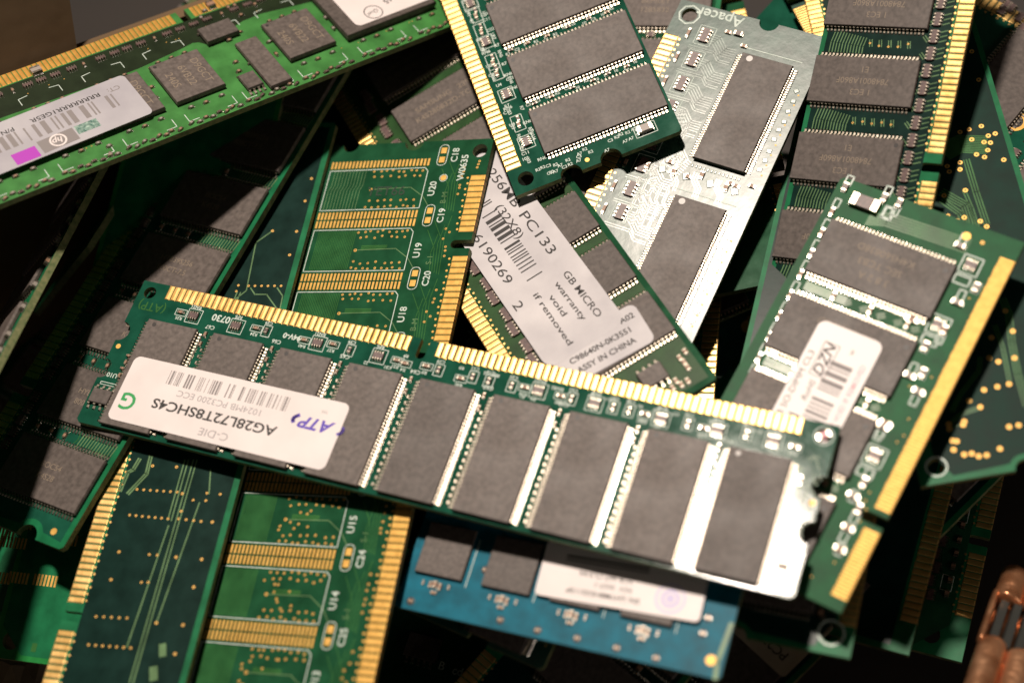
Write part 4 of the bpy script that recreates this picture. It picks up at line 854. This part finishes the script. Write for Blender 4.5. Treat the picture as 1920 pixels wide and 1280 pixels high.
# crumpled brown paper, bottom left
mb = MB(); rr = random.Random(5); k0 = 0; N_ = 14
me = bpy.data.meshes.new('crumpled_paper'); vs = []; fs = []
for i in range(N_ + 1):
    for j in range(N_):
        th = PI * i / N_; ph = 2 * PI * j / N_; rad = 17 * (1 + rr.uniform(-.16, .12))
        vs.append((rad * math.sin(th) * math.cos(ph) * MM, rad * math.sin(th) * math.sin(ph) * MM, rad * .7 * math.cos(th) * MM))
for i in range(N_):
    for j in range(N_): a_, b_ = i * N_ + j, i * N_ + (j + 1) % N_; fs.append((a_, a_ + N_, b_ + N_, b_))
me.from_pydata(vs, [], fs); me.materials.append(M['paper']); me.update()
o = static('crumpled_paper', me, kind=None, label='crumpled brown paper below the green board at the lower left corner', cat='paper'); o.location = world(at3(20, 1345, 305))

# copper heat sink, lower right corner
def frame3(anchor, xd, yd):
    X = Vector(xd).normalized(); Y = Vector(yd); Y = (Y - X * X.dot(Y)).normalized(); Z = X.cross(Y); R = W3 @ Matrix((X, Y, Z)).transposed()
    return Matrix.Translation(world(anchor)) @ R.to_4x4()
hs = bpy.data.objects.new('heat_sink', None); COL.objects.link(hs); hs['label'] = 'copper heat sink with rounded ridges and a dark slotted window at the lower right corner'; hs['category'] = 'heat sink'
A_, B_ = at3(1868, 1280, 262), at3(1935, 1070, 280)
hs.matrix_world = frame3(A_, B_ - A_, Vector((-1, -.25, .15)))
# local: x up the picture, y to the left, z towards the lens
def ridge(x0, x1, yc, r_, name, seed, mat='copper', sq=1.0, n=18, nx=26):
    rr = random.Random(seed); vs = []; fs = []
    prof = [rr.uniform(-1, 1) for _ in range(nx + 1)]
    for i in range(nx + 1):
        x = x0 + (x1 - x0) * i / nx; e = min(i, nx - i); sh = 1 - .12 * (1 if e == 0 else 0)
        for j in range(n):
            a_ = 2 * PI * j / n; rr_ = r_ * sh * (1 + .03 * math.sin(i * .5 + j * 1.3 + seed) + .012 * prof[i])
            vs.append((x * MM, (yc + rr_ * math.cos(a_)) * MM, (rr_ * sq * math.sin(a_)) * MM))
    for i in range(nx):
        for j in range(n): a_, b_ = i * n + j, i * n + (j + 1) % n; fs.append((a_, b_, b_ + n, a_ + n))
    fs.append(tuple(range(n - 1, -1, -1))); fs.append(tuple(range(nx * n, nx * n + n)))
    me = bpy.data.meshes.new(name); me.from_pydata(vs, [], fs); me.materials.append(M[mat]); me.update()
    for p_ in me.polygons: p_.use_smooth = True
    return child(name, me, hs)
ridge(-22, 8.0, 2.3, 2.45, 'copper_ridge', 1, sq=.8); ridge(-22, 7.6, -2.5, 2.45, 'copper_ridge', 2, sq=.8); ridge(-22, 8.2, -7.3, 2.45, 'copper_ridge', 8, sq=.8)
ridge(17.6, 25, 2.3, 2.4, 'copper_ridge', 3, sq=.8); ridge(17.9, 27, -2.5, 2.4, 'copper_ridge', 4, sq=.8); ridge(17.4, 26, -7.3, 2.4, 'copper_ridge', 9, sq=.8)
ridge(7.0, 18.8, 4.5, .6, 'copper_rail', 5, sq=2.0); ridge(7.0, 18.8, -6.0, .6, 'copper_rail', 6, sq=2.0)
child('backing_plate', MB().quadbox(-22, 26, -9.5, 4.6, -3.2, -1.9).mesh('backing_plate', [M['copper']]), hs)
for i, yy in enumerate((2.6, 0.4, -1.8, -4.0)): child('inner_bar', MB().quadbox(7.5, 18, yy - .85, yy + .85, -1.8, .1 + .3 * (i == 1), taper=.2).mesh('inner_bar', [M['dmetal']]), hs)

# filler modules deep in the heap, so every gap shows more modules
FL = [((150, 900), 345, 60, 'module buried at the left under the shadowed long module'), ((600, 1180), 335, 15, 'module buried beneath the bare boards near the bottom'), ((1150, 1150), 332, 165, 'module lying deep under the blue module'),
      ((1650, 1150), 330, 30, 'module on the bottom of the heap at the lower right'), ((1880, 620), 345, 70, 'module under the bare dark board at the right border'), ((1100, 350), 350, 20, 'module at the bottom of the heap under the glossy board'),
      ((500, 300), 362, 110, 'module in the black gap under the bright green stick'), ((1700, 300), 350, 130, 'module beneath the upper right chips'), ((80, 700), 350, 115, 'deep module in the dark left gap'),
      ((1500, 700), 340, 100, 'module deep under the laptop module'), ((1840, 1180), 322, 75, 'module below the copper heat sink'), ((820, 620), 335, 40, 'module below the crossing of the main stick and the bare board'), ((1000, 60), 372, 75, 'module far below the top middle stick'), ((300, 560), 352, 20, 'module far below the left end of the labelled stick'), ((820, 1250), 322, 100, 'module end deep at the bottom edge left of the tan label')]
for i, (pp, z, ang, lab) in enumerate(FL):
    aa = math.radians(ang); n0 = Vector((UP.x + random.uniform(-.08, .08), UP.y + random.uniform(-.08, .08), UP.z)).normalized()
    X = Vector((math.cos(aa), math.sin(aa), 0)); X = (X - n0 * n0.dot(X)).normalized(); Y = n0.cross(X)
    pose3('Z%d' % i, at3(*pp, z), X, Y, (66, 16))
    zz = Module('Z%d' % i, lab, H=31.75, kind='DDR' if i % 2 else 'SDR', mask=random.choice(('mask_dark', 'mask', 'mask_teal')), rim='rim', inset=1.0, hole=(3, 3, 1.5), end_notch=((19, 2.0),))
    for j in range(9): zz.chip(11 + 13.9 * j, 19.5, 10.2, 20.6, pins=27, pitch=.74); 
    for j in range(26): zz.pack(6 + 4.7 * j, 5.4, 0, 3.0, 1.6)
    zz.done()
bpy.context.view_layer.update()
